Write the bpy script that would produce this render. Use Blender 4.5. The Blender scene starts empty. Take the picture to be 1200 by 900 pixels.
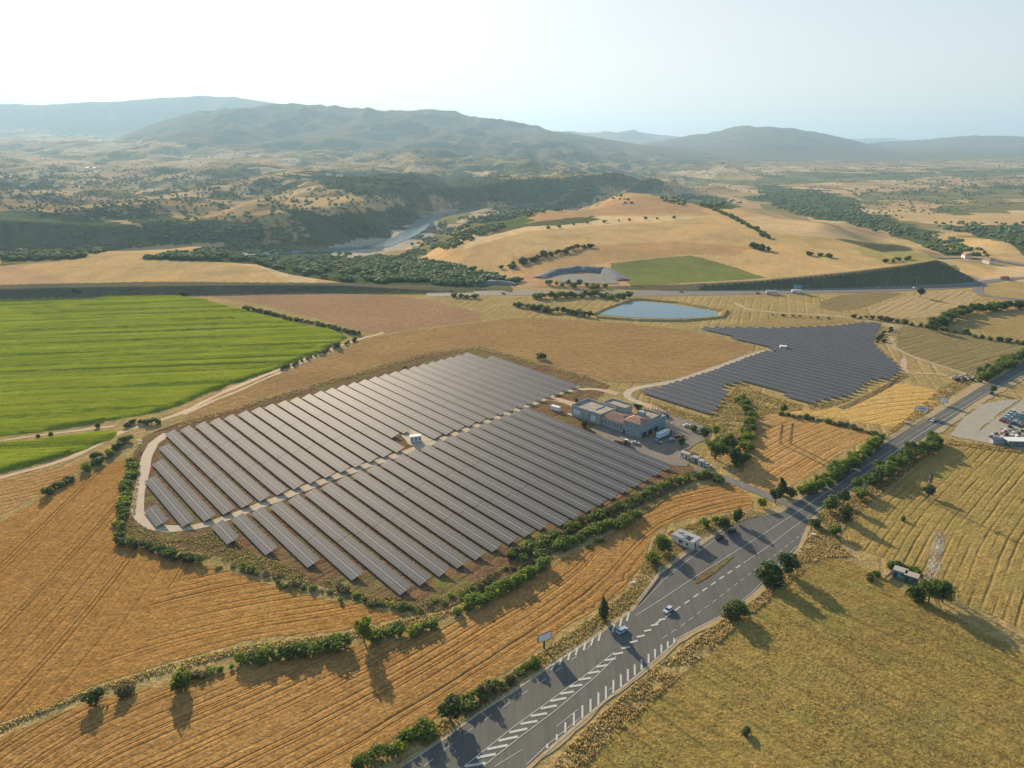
import bpy, bmesh, math, random
import numpy as np
from mathutils import Vector, Matrix
from mathutils import geometry as mgeo

random.seed(7); rng = np.random.default_rng(11)
scene = bpy.context.scene
COL = scene.collection
R = math.radians

# ------------------------------------------------------------------ camera
F = 832.0; CAMH = 150.0; HY = 168.0
PITCH = math.atan((450 - HY) / F)
cam = bpy.data.objects.new("camera", bpy.data.cameras.new("camera"))
COL.objects.link(cam)
cam.location = (0, 0, CAMH)
cam.rotation_euler = (math.pi / 2 - PITCH, 0, 0)
cam.data.sensor_width = 36.0
cam.data.lens = 36.0 * F / 1200.0
cam.data.clip_start = 1.0
cam.data.clip_end = 80000.0
scene.camera = cam

# ------------------------------------------------------------------ sky, sun, exposure
SUN_EL = R(18.0); SUN_AZ = R(-25.0)          # azimuth from +Y, clockwise positive
world = bpy.data.worlds.new("World"); scene.world = world
world.use_nodes = True
wn = world.node_tree.nodes; wl = world.node_tree.links
wn.clear()
sky = wn.new("ShaderNodeTexSky"); sky.sky_type = 'NISHITA'
sky.sun_disc = False
sky.sun_elevation = SUN_EL; sky.sun_rotation = SUN_AZ
sky.altitude = 300; sky.air_density = 1.0; sky.dust_density = 1.4; sky.ozone_density = 1.6
bg = wn.new("ShaderNodeBackground"); bg.inputs["Strength"].default_value = 0.066
wo = wn.new("ShaderNodeOutputWorld")
# hazy summer air: soft shoulder on the sky's radiance
def _vm(op, x, y):
    n = wn.new("ShaderNodeVectorMath"); n.operation = op
    for i, k in enumerate((x, y)):
        if isinstance(k, tuple): n.inputs[i].default_value = k
        else: wl.new(k, n.inputs[i])
    return n.outputs[0]
_num = _vm('MULTIPLY', sky.outputs[0], (2.86, 2.80, 2.80))
_den = _vm('ADD', _vm('MULTIPLY', sky.outputs[0], (0.262, 0.265, 0.27)), (1.0, 1.0, 1.0))
wl.new(_vm('DIVIDE', _num, _den), bg.inputs[0]); wl.new(bg.outputs[0], wo.inputs[0])
sl = bpy.data.lights.new("sun", 'SUN'); sl.energy = 5.0; sl.angle = R(0.6); sl.color = (1.0, 0.80, 0.56)
sun = bpy.data.objects.new("sun", sl); COL.objects.link(sun)
to_sun = Vector((math.sin(SUN_AZ) * math.cos(SUN_EL), math.cos(SUN_AZ) * math.cos(SUN_EL), math.sin(SUN_EL)))
sun.rotation_euler = to_sun.to_track_quat('Z', 'Y').to_euler()
sun.location = (-100, 300, 300)
scene.view_settings.view_transform = 'Standard'
scene.view_settings.look = 'None'
scene.view_settings.exposure = 1.0
scene.view_settings.gamma = 1.0
scene.render.engine = 'CYCLES'
scene.cycles.volume_bounces = 0
scene.cycles.max_bounces = 5
scene.cycles.transparent_max_bounces = 8

# ------------------------------------------------------------------ geometry helpers
SP, CP = math.sin(PITCH), math.cos(PITCH)
def at(x, y, z=0.0):
    """world point of the surveyed map position (x, y) at height z"""
    u = (x - 600) / F; v = (450 - y) / F
    t = (z - CAMH) / (-SP + v * CP)
    return (u * t, (CP + v * SP) * t, z)
def Yof(y, z):
    v = (450 - y) / F
    return (CAMH - z) * (CP + v * SP) / (SP - v * CP)
def zof(y, Y):
    v = (450 - y) / F
    return CAMH - Y * (SP - v * CP) / (CP + v * SP)
def topx(X, Y, Z):
    dz = Z - CAMH
    fw = Y * CP - dz * SP; up = Y * SP + dz * CP
    fw = np.where(fw < 1, 1, fw)
    return 600 + F * X / fw, 450 - F * up / fw
def link(o, parent=None):
    COL.objects.link(o)
    if parent is not None: o.parent = parent
    return o
def mesh_np(name, verts, faces_flat, nper, mats, parent=None, smooth=False, mat_idx=None):
    """verts Nx3, faces_flat (M,k) equal sized faces"""
    me = bpy.data.meshes.new(name)
    verts = np.asarray(verts, dtype=np.float32); f = np.asarray(faces_flat, dtype=np.int32)
    M = len(f)
    me.vertices.add(len(verts)); me.vertices.foreach_set("co", verts.ravel())
    me.loops.add(M * nper); me.loops.foreach_set("vertex_index", f.ravel())
    me.polygons.add(M)
    me.polygons.foreach_set("loop_start", np.arange(0, M * nper, nper, dtype=np.int32))
    me.polygons.foreach_set("loop_total", np.full(M, nper, dtype=np.int32))
    if smooth: me.polygons.foreach_set("use_smooth", np.ones(M, dtype=bool))
    if mat_idx is not None: me.polygons.foreach_set("material_index", np.asarray(mat_idx, dtype=np.int32))
    for m in (mats if isinstance(mats, (list, tuple)) else [mats]): me.materials.append(m)
    me.update(calc_edges=True)
    return link(bpy.data.objects.new(name, me), parent)
def colattr(o, name, arr):
    a = o.data.attributes.new(name, 'FLOAT_COLOR', 'POINT')
    arr = np.asarray(arr, dtype=np.float32)
    if arr.shape[1] == 3: arr = np.concatenate([arr, np.ones((len(arr), 1), np.float32)], 1)
    a.data.foreach_set("color", arr.ravel())
def fattr(o, name, arr):
    a = o.data.attributes.new(name, 'FLOAT', 'POINT')
    a.data.foreach_set("value", np.asarray(arr, dtype=np.float32))
class MB:
    """collects boxes, bars, prisms; builds ONE mesh object"""
    def __init__(s): s.v = []; s.f = []; s.m = []
    def add(s, vs, fs, mi=0):
        n = len(s.v); s.v += [tuple(v) for v in vs]
        s.f += [tuple(i + n for i in f) for f in fs]; s.m += [mi] * len(fs); return s
    def box(s, c, d, rz=0, mi=0, taper=1.0):
        cx, cy, cz = c; hx, hy, hz = d[0] / 2, d[1] / 2, d[2] / 2
        ca, sa = math.cos(rz), math.sin(rz); vs = []
        for z, k in ((-hz, 1.0), (hz, taper)):
            for x, y in ((-hx, -hy), (hx, -hy), (hx, hy), (-hx, hy)):
                x *= k; y *= k
                vs.append((cx + x * ca - y * sa, cy + x * sa + y * ca, cz + z))
        return s.add(vs, [(0, 3, 2, 1), (4, 5, 6, 7), (0, 1, 5, 4), (1, 2, 6, 5), (2, 3, 7, 6), (3, 0, 4, 7)], mi)
    def bar(s, a, b, r, n=4, mi=0, r2=None):
        a = Vector(a); b = Vector(b); d = (b - a)
        if d.length < 1e-6: return s
        d.normalize(); u = d.orthogonal().normalized(); w = d.cross(u); r2 = r if r2 is None else r2
        vs = []
        for p, rr in ((a, r), (b, r2)):
            for i in range(n):
                t = 2 * math.pi * (i + .5) / n
                vs.append(p + u * math.cos(t) * rr + w * math.sin(t) * rr)
        fs = [(i, (i + 1) % n, n + (i + 1) % n, n + i) for i in range(n)]
        fs += [tuple(range(n - 1, -1, -1)), tuple(range(n, 2 * n))]
        return s.add(vs, fs, mi)
    def prism(s, prof, x0, x1, mi=0, axis='x'):
        """profile of (a, z) extruded along x (or y)"""
        n = len(prof); vs = []
        for x in (x0, x1):
            for a, z in prof: vs.append((x, a, z) if axis == 'x' else (a, x, z))
        fs = [(i, (i + 1) % n, n + (i + 1) % n, n + i) for i in range(n)]
        fs += [tuple(range(n - 1, -1, -1)), tuple(range(n, 2 * n))]
        return s.add(vs, fs, mi)
    def build(s, name, mats, parent=None, smooth=False):
        me = bpy.data.meshes.new(name)
        me.from_pydata([tuple(v) for v in s.v], [], s.f)
        for m in (mats if isinstance(mats, (list, tuple)) else [mats]): me.materials.append(m)
        me.polygons.foreach_set("material_index", s.m)
        if smooth: me.polygons.foreach_set("use_smooth", [True] * len(s.f))
        bm = bmesh.new(); bm.from_mesh(me); bmesh.ops.recalc_face_normals(bm, faces=bm.faces); bm.to_mesh(me); bm.free()
        me.update()
        return link(bpy.data.objects.new(name, me), parent)
def tag(o, label=None, cat=None, group=None, kind=None):
    if label: o['label'] = label
    if cat: o['category'] = cat
    if group: o['group'] = group
    if kind: o['kind'] = kind
    return o
def empty(name, loc, rz=0, label=None, cat=None, group=None, sc=1.0):
    o = bpy.data.objects.new(name, None); COL.objects.link(o)
    o.empty_display_size = 0.5
    o.location = loc; o.rotation_euler = (0, 0, rz); o.scale = (sc, sc, sc)
    return tag(o, label, cat, group)
KIDS = {}
def kids(o):
    return [c for c in bpy.data.objects if c.parent == o]
def dup(root, loc, rz=0, label=None, group=None, sc=None):
    r = root.copy(); COL.objects.link(r); r.location = loc; r.rotation_euler = (0, 0, rz)
    if label: r['label'] = label
    if group: r['group'] = group
    if sc: r.scale = sc if isinstance(sc, (tuple, list)) else (sc, sc, sc)
    if root.name not in KIDS:
        KIDS[root.name] = [(c, kids(c)) for c in kids(root)]
    for ch, gs in KIDS[root.name]:
        c = ch.copy(); COL.objects.link(c); c.parent = r
        for g in gs:
            d = g.copy(); COL.objects.link(d); d.parent = c
    return r

# ------------------------------------------------------------------ noise (numpy value/gradient noise)
_perm = rng.permutation(512)
def _h(ix, iy):
    return _perm[(_perm[ix & 511] + iy) & 511] / 511.0
def vnoise(x, y):
    ix = np.floor(x).astype(np.int64); iy = np.floor(y).astype(np.int64)
    fx = x - ix; fy = y - iy
    fx = fx * fx * fx * (fx * (fx * 6 - 15) + 10); fy = fy * fy * fy * (fy * (fy * 6 - 15) + 10)
    a = _h(ix, iy); b = _h(ix + 1, iy); c = _h(ix, iy + 1); d = _h(ix + 1, iy + 1)
    return (a * (1 - fx) + b * fx) * (1 - fy) + (c * (1 - fx) + d * fx) * fy
def fbm(x, y, o=4, g=0.5):
    s = 0; a = 1; t = 0
    for i in range(o):
        s = s + a * (vnoise(x * 2 ** i + 17.3 * i, y * 2 ** i - 9.1 * i) * 2 - 1); t += a; a *= g
    return s / t
def ridged(x, y, o=4, g=0.5):
    s = 0; a = 1; t = 0
    for i in range(o):
        n = 1 - np.abs(vnoise(x * 2 ** i + 31.7 * i, y * 2 ** i + 5.3 * i) * 2 - 1)
        s = s + a * n * n; t += a; a *= g
    return s / t
def sstep(a, b, x):
    t = np.clip((x - a) / (b - a), 0, 1); return t * t * (3 - 2 * t)
def pip(px, py, poly):
    """vectorised point in polygon"""
    inside = np.zeros(px.shape, bool); n = len(poly)
    for i in range(n):
        x1, y1 = poly[i]; x2, y2 = poly[(i + 1) % n]
        if y1 == y2: continue
        c = ((py >= min(y1, y2)) & (py < max(y1, y2)))
        xi = x1 + (py - y1) * (x2 - x1) / (y2 - y1)
        inside ^= c & (px < xi)
    return inside
def pdist(px, py, line):
    """distance to a polyline, and arc length along it"""
    best = np.full(px.shape, 1e12); arc = np.zeros(px.shape); L = 0
    for (x1, y1), (x2, y2) in zip(line[:-1], line[1:]):
        dx, dy = x2 - x1, y2 - y1; l2 = dx * dx + dy * dy + 1e-9
        t = np.clip(((px - x1) * dx + (py - y1) * dy) / l2, 0, 1)
        d = (px - x1 - t * dx) ** 2 + (py - y1 - t * dy) ** 2
        m = d < best; best = np.where(m, d, best); arc = np.where(m, L + t * math.sqrt(l2), arc)
        L += math.sqrt(l2)
    return np.sqrt(best), arc
_lift = [0.0]
def lift():
    _lift[0] += 0.0011; return _lift[0]
def W(pts, z=0.0): return [at(x, y, z)[:2] for x, y in pts]

# ------------------------------------------------------------------ shader helper
class S:
    def __init__(s, name):
        s.m = bpy.data.materials.new(name); s.m.use_nodes = True
        s.n = s.m.node_tree.nodes; s.l = s.m.node_tree.links; s.n.clear()
        s.out = s.n.new("ShaderNodeOutputMaterial"); s.b = s.n.new("ShaderNodeBsdfPrincipled")
        s.l.new(s.b.outputs[0], s.out.inputs[0])
        s.b.inputs["Specular IOR Level"].default_value = 0.2
    def set(s, sock, v):
        i = s.b.inputs[sock] if isinstance(sock, str) else sock
        if isinstance(v, bpy.types.NodeSocket): s.l.new(v, i)
        elif isinstance(v, (tuple, list)): i.default_value = (*v, 1) if len(v) == 3 and len(i.default_value) == 4 else v
        else: i.default_value = v
    def obj(s): return s.n.new("ShaderNodeTexCoord").outputs["Object"]
    def geo(s): return s.n.new("ShaderNodeNewGeometry").outputs["Position"]
    def uv(s): return s.n.new("ShaderNodeTexCoord").outputs["UV"]
    def rnd(s): return s.n.new("ShaderNodeObjectInfo").outputs["Random"]
    def attr(s, name, fac=False):
        a = s.n.new("ShaderNodeAttribute"); a.attribute_name = name
        return a.outputs["Fac" if fac else "Color"]
    def mp(s, v, scale=(1, 1, 1), rot=0, loc=(0, 0, 0)):
        m = s.n.new("ShaderNodeMapping"); s.l.new(v, m.inputs[0])
        m.inputs["Location"].default_value = loc
        m.inputs["Rotation"].default_value = (0, 0, rot); m.inputs["Scale"].default_value = scale
        return m.outputs[0]
    def noise(s, v, scale, detail=4, rough=0.55, dist=0.0):
        n = s.n.new("ShaderNodeTexNoise"); s.l.new(v, n.inputs["Vector"])
        n.inputs["Scale"].default_value = scale; n.inputs["Detail"].default_value = detail
        n.inputs["Roughness"].default_value = rough; n.inputs["Distortion"].default_value = dist
        return n.outputs[0]
    def voro(s, v, scale, out="Color", rnd=1.0, feat='F1'):
        n = s.n.new("ShaderNodeTexVoronoi"); n.feature = feat; s.l.new(v, n.inputs["Vector"])
        n.inputs["Scale"].default_value = scale; n.inputs["Randomness"].default_value = rnd
        return n.outputs[out]
    def math(s, op, a, b=None, c=None, clamp=False):
        m = s.n.new("ShaderNodeMath"); m.operation = op; m.use_clamp = clamp
        for i, v in enumerate((a, b, c)):
            if v is None: continue
            if isinstance(v, (int, float)): m.inputs[i].default_value = v
            else: s.l.new(v, m.inputs[i])
        return m.outputs[0]
    def ramp(s, v, stops, mode='LINEAR'):
        r = s.n.new("ShaderNodeValToRGB"); s.l.new(v, r.inputs[0]); cr = r.color_ramp; cr.interpolation = mode
        while len(cr.elements) < len(stops): cr.elements.new(0.5)
        for e, (p, c) in zip(cr.elements, stops):
            e.position = p; e.color = (*c, 1) if isinstance(c, (tuple, list)) else (c, c, c, 1)
        return r.outputs[0]
    def mrange(s, v, a, b, c=0.0, d=1.0):
        m = s.n.new("ShaderNodeMapRange"); s.l.new(v, m.inputs[0])
        for i, k in enumerate((a, b, c, d)): m.inputs[i + 1].default_value = k
        return m.outputs[0]
    def mix(s, f, a, b, mode='MIX'):
        m = s.n.new("ShaderNodeMix"); m.data_type = 'RGBA'; m.blend_type = mode
        for i, v in ((0, f), (6, a), (7, b)):
            if isinstance(v, (int, float)): 
                m.inputs[i].default_value = v if i == 0 else (v, v, v, 1)
            elif isinstance(v, (tuple, list)): m.inputs[i].default_value = (*v, 1)
            else: s.l.new(v, m.inputs[i])
        return m.outputs[2]
    def sep(s, v):
        n = s.n.new("ShaderNodeSeparateXYZ"); s.l.new(v, n.inputs[0]); return n.outputs
    def bump(s, h, strength=0.5, dist=0.1, prev=None):
        b = s.n.new("ShaderNodeBump"); b.inputs["Strength"].default_value = strength
        b.inputs["Distance"].default_value = dist; s.l.new(h, b.inputs["Height"])
        if prev is not None: s.l.new(prev, b.inputs["Normal"])
        s.l.new(b.outputs[0], s.b.inputs["Normal"]); return b.outputs[0]
def flatmat(name, col, rough=0.6, metal=0.0, var=0.12, scale=3.0, spec=0.3):
    s = S(name); n = s.noise(s.obj(), scale, 3)
    c = s.mix(s.mrange(n, 0.3, 0.7), tuple(k * (1 - var) for k in col), tuple(min(1, k * (1 + var)) for k in col))
    s.set("Base Color", c); s.set("Roughness", rough); s.set("Metallic", metal); s.set("Specular IOR Level", spec)
    return s.m
# ------------------------------------------------------------------ terrain height
# columns: map x at mid distance -> profile of (Y, z) ; helper v(y,z) gives Y of a seen point
def v(y, z): return (Yof(y, z), z)
def q(y, Y): return (Y, zof(y, Y))
COLS = [
 (-260, [(700, 0), (900, 4), (1050, 2), (1150, -40), (1300, -58), (1420, -55), (1600, 12), (2100, 8), q(205, 3000), q(188, 4600), q(172, 6500), q(160, 9000), (20000, 100)]),
 (0,    [(700, 0), (760, 7), (960, 9), (1020, 4), (1130, -45), (1290, -58), (1420, -54), (1550, 2), (1700, -6), (1950, 4), q(212, 2900), q(196, 4000), q(178, 6200), q(163, 8500), (20000, 100)]),
 (130,  [(700, 0), (760, 7), (950, 12), (1010, 6), (1120, -45), (1280, -58), (1410, -54), (1530, -10), (1650, -14), (1750, 10), q(222, 2500), q(200, 3700), q(182, 5600), q(165, 8000), (20000, 100)]),
 (230,  [(700, 0), (760, 7), (950, 12), (1060, 6), (1150, -45), (1290, -58), (1400, -56), (1520, -5), (1640, -2), (1800, 8), q(226, 2400), q(205, 3500), q(185, 5400), q(170, 7000), (20000, 100)]),
 (330,  [(700, 0), (800, 6), (900, 2), (1000, -8), (1150, -35), (1350, -58), (1450, -56), (1570, -2), (1700, 4), q(243, 1850), q(228, 2250), q(208, 3200), q(190, 4600), q(172, 6500), (20000, 100)]),
 (410,  [(700, 0), (850, -2), (1000, -12), (1200, -40), (1400, -58), (1500, -57), (1640, 4), (1820, 14), (2050, 16), q(218, 2600), q(205, 3400), q(190, 4600), q(174, 6300), (20000, 100)]),
 (480,  [(700, 0), (850, -4), (1000, -10), (1250, -42), (1450, -60), (1700, -60), (1960, -56), (2140, 6), (2450, 16), (2700, 18), q(202, 3600), q(188, 4800), q(172, 6500), (20000, 100)]),
 (560,  [(700, 0), (850, 0), (950, 4), (1150, 12), (1350, 6), (1500, -20), (1700, -52), (2100, -60), (2320, -56), (2500, 4), (3000, 16), q(203, 3700), q(188, 5000), q(174, 6600), (20000, 100)]),
 (640,  [(700, 0), (850, 3), (1000, 10), (1200, 16), (1450, 18), (1600, 14), (1850, -20), (2200, -58), (2480, -58), (2660, 0), (3100, 0), q(205, 3700), q(190, 5000), q(178, 6600), (20000, 100)]),
 (750,  [(700, 0), (850, 4), (1000, 12), (1200, 19), (1500, 24), (1650, 25), (1800, 18), (2200, -30), (2850, -58), (3050, -4), (3300, -10), q(213, 3900), q(200, 5000), q(188, 6800), (9500, 80), (20000, 100)]),
 (850,  [(700, 0), (850, 6), (1000, 15), (1200, 22), (1500, 24), (1650, 18), (1900, -4), (2300, -40), (3000, -58), (4200, -55), (5600, -40), (7500, 0), (9500, 80), (20000, 100)]),
 (950,  [(700, 0), (850, 10), (960, 18), (1150, 22), (1300, 15), (1500, -10), (1900, -38), (2600, -52), (4200, -55), (5600, -40), (8000, 0), (10000, 60), (20000, 100)]),
 (1040, [(700, 0), (800, 2), (900, 18), (980, 18), (1080, 5), (1200, -14), (1500, -32), (2000, -44), (3000, -54), (5000, -45), (8000, 0), (11000, 60), (20000, 100)]),
 (1110, [(700, 0), (800, 0), (880, 4), (930, 2), (1000, -4), (1100, -10), (1300, -22), (1700, -38), (2600, -52), (5000, -45), (8000, 0), (11000, 60), (20000, 100)]),
 (1180, [(700, 0), (850, 0), (950, -4), (1080, -6), (1200, -8), (1400, -24), (1800, -40), (2600, -52), (5000, -45), (8000, 0), (11000, 60), (20000, 100)]),
 (1500, [(700, 0), (850, 0), (950, -4), (1100, -12), (1300, -22), (1700, -38), (2600, -52), (5000, -45), (8000, 0), (11000, 60), (20000, 100)]),
]
CT = np.array([(c[0] - 600) / 838.0 for c in COLS])
def prof(pts, Y):
    ly = np.log([p[0] for p in pts]); z = np.array([p[1] for p in pts])
    m = np.zeros(len(z)); d = np.diff(z) / np.diff(ly)
    for i in range(1, len(z) - 1):
        m[i] = 0 if d[i - 1] * d[i] <= 0 else 2 * d[i - 1] * d[i] / (d[i - 1] + d[i])
    L = np.log(np.maximum(Y, 100)); i = np.clip(np.searchsorted(ly, L) - 1, 0, len(z) - 2)
    h = ly[i + 1] - ly[i]; t = np.clip((L - ly[i]) / h, 0, 1)
    return (2*t**3 - 3*t**2 + 1) * z[i] + (t**3 - 2*t**2 + t) * h * m[i] + (-2*t**3 + 3*t**2) * z[i + 1] + (t**3 - t**2) * h * m[i + 1]
def crest(pts, Yc):
    xs = np.array([(p[0] - 600) / 879.0 for p in pts]); zs = np.array([zof(p[1], Yc) for p in pts]); return xs, zs
RIDGES = [  # crest points (x, y), distance, front reach, spur wavelength
 ([(-500,128),(-200,122),(-50,121),(0,121),(60,122),(100,120),(150,118),(200,114),(240,112),(280,113),(310,117),(340,122),(400,134),(470,150),(560,175),(600,190)], 13000, 0.66, 1300),
 ([(60,182),(130,165),(170,150),(200,140),(230,131),(270,128),(310,124),(345,121),(400,125),(440,126),(480,124),(510,123),(535,126),(560,133),(600,142),(650,152),(700,161),(760,171),(850,181),(950,192),(1000,196)], 8600, 0.60, 900),
 ([(560,175),(600,160),(640,153),(700,154),(735,151),(770,157),(800,160),(850,170),(900,180)], 17000, 0.8, 1500),
 ([(700,180),(760,167),(800,160),(830,153),(870,146),(905,146),(930,149),(965,155),(1000,164),(1030,172),(1080,182),(1150,195)], 11500, 0.68, 1100),
 ([(960,182),(1000,172),(1030,166),(1060,165),(1090,163),(1115,160),(1140,158.5),(1200,160),(1260,158),(1400,150),(1700,160)], 13500, 0.72, 1200),
 ([(900,180),(960,166),(1000,162),(1035,161),(1060,163),(1100,172)], 24000, 0.85, 1600),
]
RIVER = [at(x, y, -60)[:2] for x, y in [(-160, 308), (60, 303), (200, 300), (330, 296), (400, 292), (447, 288), (472, 278), (490, 268), (497, 258), (520, 250), (555, 246), (620, 241), (700, 232), (800, 224), (900, 214), (1050, 206), (1300, 202)]]
def height(X, Y):
    X = np.asarray(X, float); Y = np.asarray(Y, float)
    Yp = np.maximum(Y, 60.0); r = np.hypot(X, Y)
    T = np.clip(X / Yp, CT[0], CT[-1])
    wx = 35 * fbm(X / 260, Y / 260, 3); wy = 30 * fbm(X / 260 + 40, Y / 260 + 7, 3)
    fw = sstep(1000, 1500, r)
    wy = wy * (1 + 1.6 * sstep(1250, 1600, Yp))
    wy = wy + 120 * fbm(X / 330, 0 * X + 3.3, 3) * sstep(1250, 1420, Yp) * sstep(2400, 1900, Yp)
    P = np.stack([prof(c[1], Yp + wy * fw) for c in COLS])
    i = np.clip(np.searchsorted(CT, T) - 1, 0, len(CT) - 2)
    t = (T - CT[i]) / (CT[i + 1] - CT[i]); t = t * t * (3 - 2 * t)
    j = np.arange(P[0].size).reshape(P[0].shape)
    Pf = P.reshape(len(COLS), -1)
    z = Pf[i.ravel(), j.ravel()].reshape(X.shape) * (1 - t) + Pf[(i + 1).ravel(), j.ravel()].reshape(X.shape) * t
    far = sstep(760, 1100, Yp)
    # relief noise
    left = sstep(0.35, -0.1, T)
    mid = sstep(1450, 2000, Yp)
    plain = sstep(0.12, 0.3, T)
    amp = far * 1.2 + mid * (30 * (1 - plain) + 1.5 * plain)
    z = z + amp * fbm(X / 420 + 3, Y / 420, 4)
    # cut terrace edges towards the motorway
    # dissected gullies on both sides of the river gorge and in the hill country
    gl = ridged(X / 470 + 8, Y / 560 + 3, 4, 0.45)
    z = z - mid * (1 - plain) * 80 * (gl - 0.42) * sstep(0.3, 0.12, T) - mid * (1 - plain) * 30 * (gl - 0.42) * sstep(0.12, 0.3, T)
    hc = sstep(2600, 3800, Yp) * sstep(8000, 6000, Yp) * sstep(-0.25, -0.05, T) * sstep(0.42, 0.22, T)
    hx, hy = (X * 0.86 + Y * 0.5), (-X * 0.5 + Y * 0.86)
    z = z + hc * (90 * (ridged(hx / 900, hy / 1500 + 9, 3, 0.45) - 0.38) + 75 * (ridged(hx / 380, hy / 1000 + 2, 3, 0.5) - 0.35))
    # mountains
    n1 = ridged(X / 1500 + 2, Y / 1500 + 5, 5, 0.5)
    for k, (pts, Yc, fr, wl) in enumerate(RIDGES):
        xs, zs = crest(pts, Yc)
        zc = np.interp(X / Yp, xs, zs, left=-500, right=-500)
        Yn = Yp * (1 + 0.02 * fbm(X / 3000 + k * 7, 0 * Y + k, 2))
        front = sstep(fr * Yc, Yc, Yn); back = 1 - sstep(Yc, 1.35 * Yc, Yn)
        sp = ridged(X / wl + 3 * k, Y / (wl * 2.2) + k, 4, 0.5)
        g = front * back
        g = g * (1 - 0.85 * (1 - sp) * (1 - front ** 4) * back)
        zz = z + (zc - z) * g
        z = np.where(zc > z, zz, z)
    mt = sstep(150, 420, z) * sstep(4500, 7000, Yp)
    z = z - mt * 110 * (0.75 - ridged(X / 620 + 4, Y / 1300 + 1, 4, 0.5)) * (1 - 0.75 * sstep(450, 800, z))
    # river gorge floor
    d, _ = pdist(X, Y, RIVER)
    fl = 1 - sstep(35, 120, d)
    z = z * (1 - fl) + np.minimum(z, -60.5) * fl
    z = np.where((Y < 700), 0.0, z)
    return z
def hgt(x, y): return float(height(np.array([x]), np.array([y]))[0])
# cut benches: (foot line in map x,y on z=0 ; slope width ; height profile along)
BENCH_L = [(-400, 360), (-60, 354), (0, 351.5), (100, 349), (200, 346.5), (300, 344), (400, 343), (480, 343.5), (560, 343)]
BENCH_R = [(600, 336), (700, 338.5), (800, 340.5), (900, 339.5), (1000, 337), (1080, 334), (1128, 331.5), (1146, 329)]
def cut(X, Y, Z):
    """straight engineered cut slopes rising from the motorway side"""
    px, py = topx(X, Y, 0 * X)
    foot = W(BENCH_L); fx = [p[0] for p in foot]; fy = [p[1] for p in foot]
    yf = np.interp(X, fx, fy); d = (Y - yf)
    h = np.interp(X, [fx[0], fx[3], fx[5], fx[6], fx[7], fx[8]], [9, 8.5, 7.0, 6.0, 3.0, 0])
    w = h * 1.5 + 0.01
    rise = h * np.clip(d / w, 0, 1)
    m = (X < fx[-1]) & (Y > 600)
    keep = np.clip((d - w) / 120, 0, 1)
    Z = np.where(m & (d < w + 130), np.where(d < 0, 0, rise * (1 - keep) + Z * keep), Z)
    foot = W(BENCH_R); fx = [p[0] for p in foot]; fy = [p[1] for p in foot]
    yf = np.interp(X, fx, fy); d = (Y - yf)
    h = np.interp(X, fx, [0, 2.0, 5, 8, 13, 18, 21, 19])
    fade = 1 - sstep(fx[-1] - 30, fx[-1] + 28, X + 0.35 * np.clip(d, -20, 120))
    w = h * 1.75 + 0.01
    rise = h * np.clip(d / w, 0, 1)
    m = (X > fx[0]) & (X < fx[-1] + 60) & (Y > 600)
    keep = np.clip((d - w) / 220, 0, 1); top = rise + np.clip(d - w, 0, 1e9) * 0.012
    Zn = np.where(d < 0, 0, np.where(d < w, rise, top * (1 - keep) + Z * keep))
    near = m & (d < w + 220)
    Z = np.where(near, Zn * fade + np.minimum(Z, 0) * (1 - fade) , Z)
    return Z
def ground_z(X, Y):
    X = np.asarray(X, float); Y = np.asarray(Y, float)
    return cut(X, Y, height(X, Y))
def gz(x, y): return float(ground_z(np.array([x]), np.array([y]))[0])
def onground(x, y, it=60):
    """march the sight line of map point (x, y) to the terrain; returns world xyz"""
    X0, Y0, _ = at(x, y, 0) if y > 175 else (0, 1, 0)
    u = (x - 600) / F; vv = (450 - y) / F
    d = np.array([u, CP + vv * SP, -SP + vv * CP]); 
    t = np.exp(np.linspace(math.log(600), math.log(16000), 1600))
    Pz = CAMH + d[2] * t; g = ground_z(d[0] * t, d[1] * t)
    k = np.argmax(Pz < g)
    if Pz[k] >= g[k]: return None
    return (d[0] * t[k], d[1] * t[k], float(g[k]))
def onground_many(pts):
    t = np.exp(np.linspace(math.log(650), math.log(8000), 420)); out = []
    P = np.array(pts); u = (P[:, 0] - 600) / F; vv = (450 - P[:, 1]) / F
    dx, dy, dz = u, CP + vv * SP, -SP + vv * CP
    X = dx[:, None] * t; Y = dy[:, None] * t; Zr = CAMH + dz[:, None] * t
    G = ground_z(X, Y); hit = Zr < G; k = hit.argmax(1); ok = hit.any(1)
    i = np.arange(len(P))
    return [(X[a, k[a]], Y[a, k[a]], float(G[a, k[a]])) if ok[a] else None for a in i]

# ------------------------------------------------------------------ region painting (land cover colours, real-world albedo)
C_dry = (0.40, 0.29, 0.125); C_wheat = (0.50, 0.35, 0.16); C_pale = (0.56, 0.43, 0.24); C_pink = (0.42, 0.26, 0.14)
C_olive = (0.20, 0.19, 0.07); C_green = (0.11, 0.14, 0.045); C_scrub = (0.060, 0.085, 0.035); C_dirt = (0.36, 0.25, 0.16)
C_rock = (0.30, 0.27, 0.23); C_grav = (0.42, 0.37, 0.30); C_cut = (0.13, 0.12, 0.075)
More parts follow.
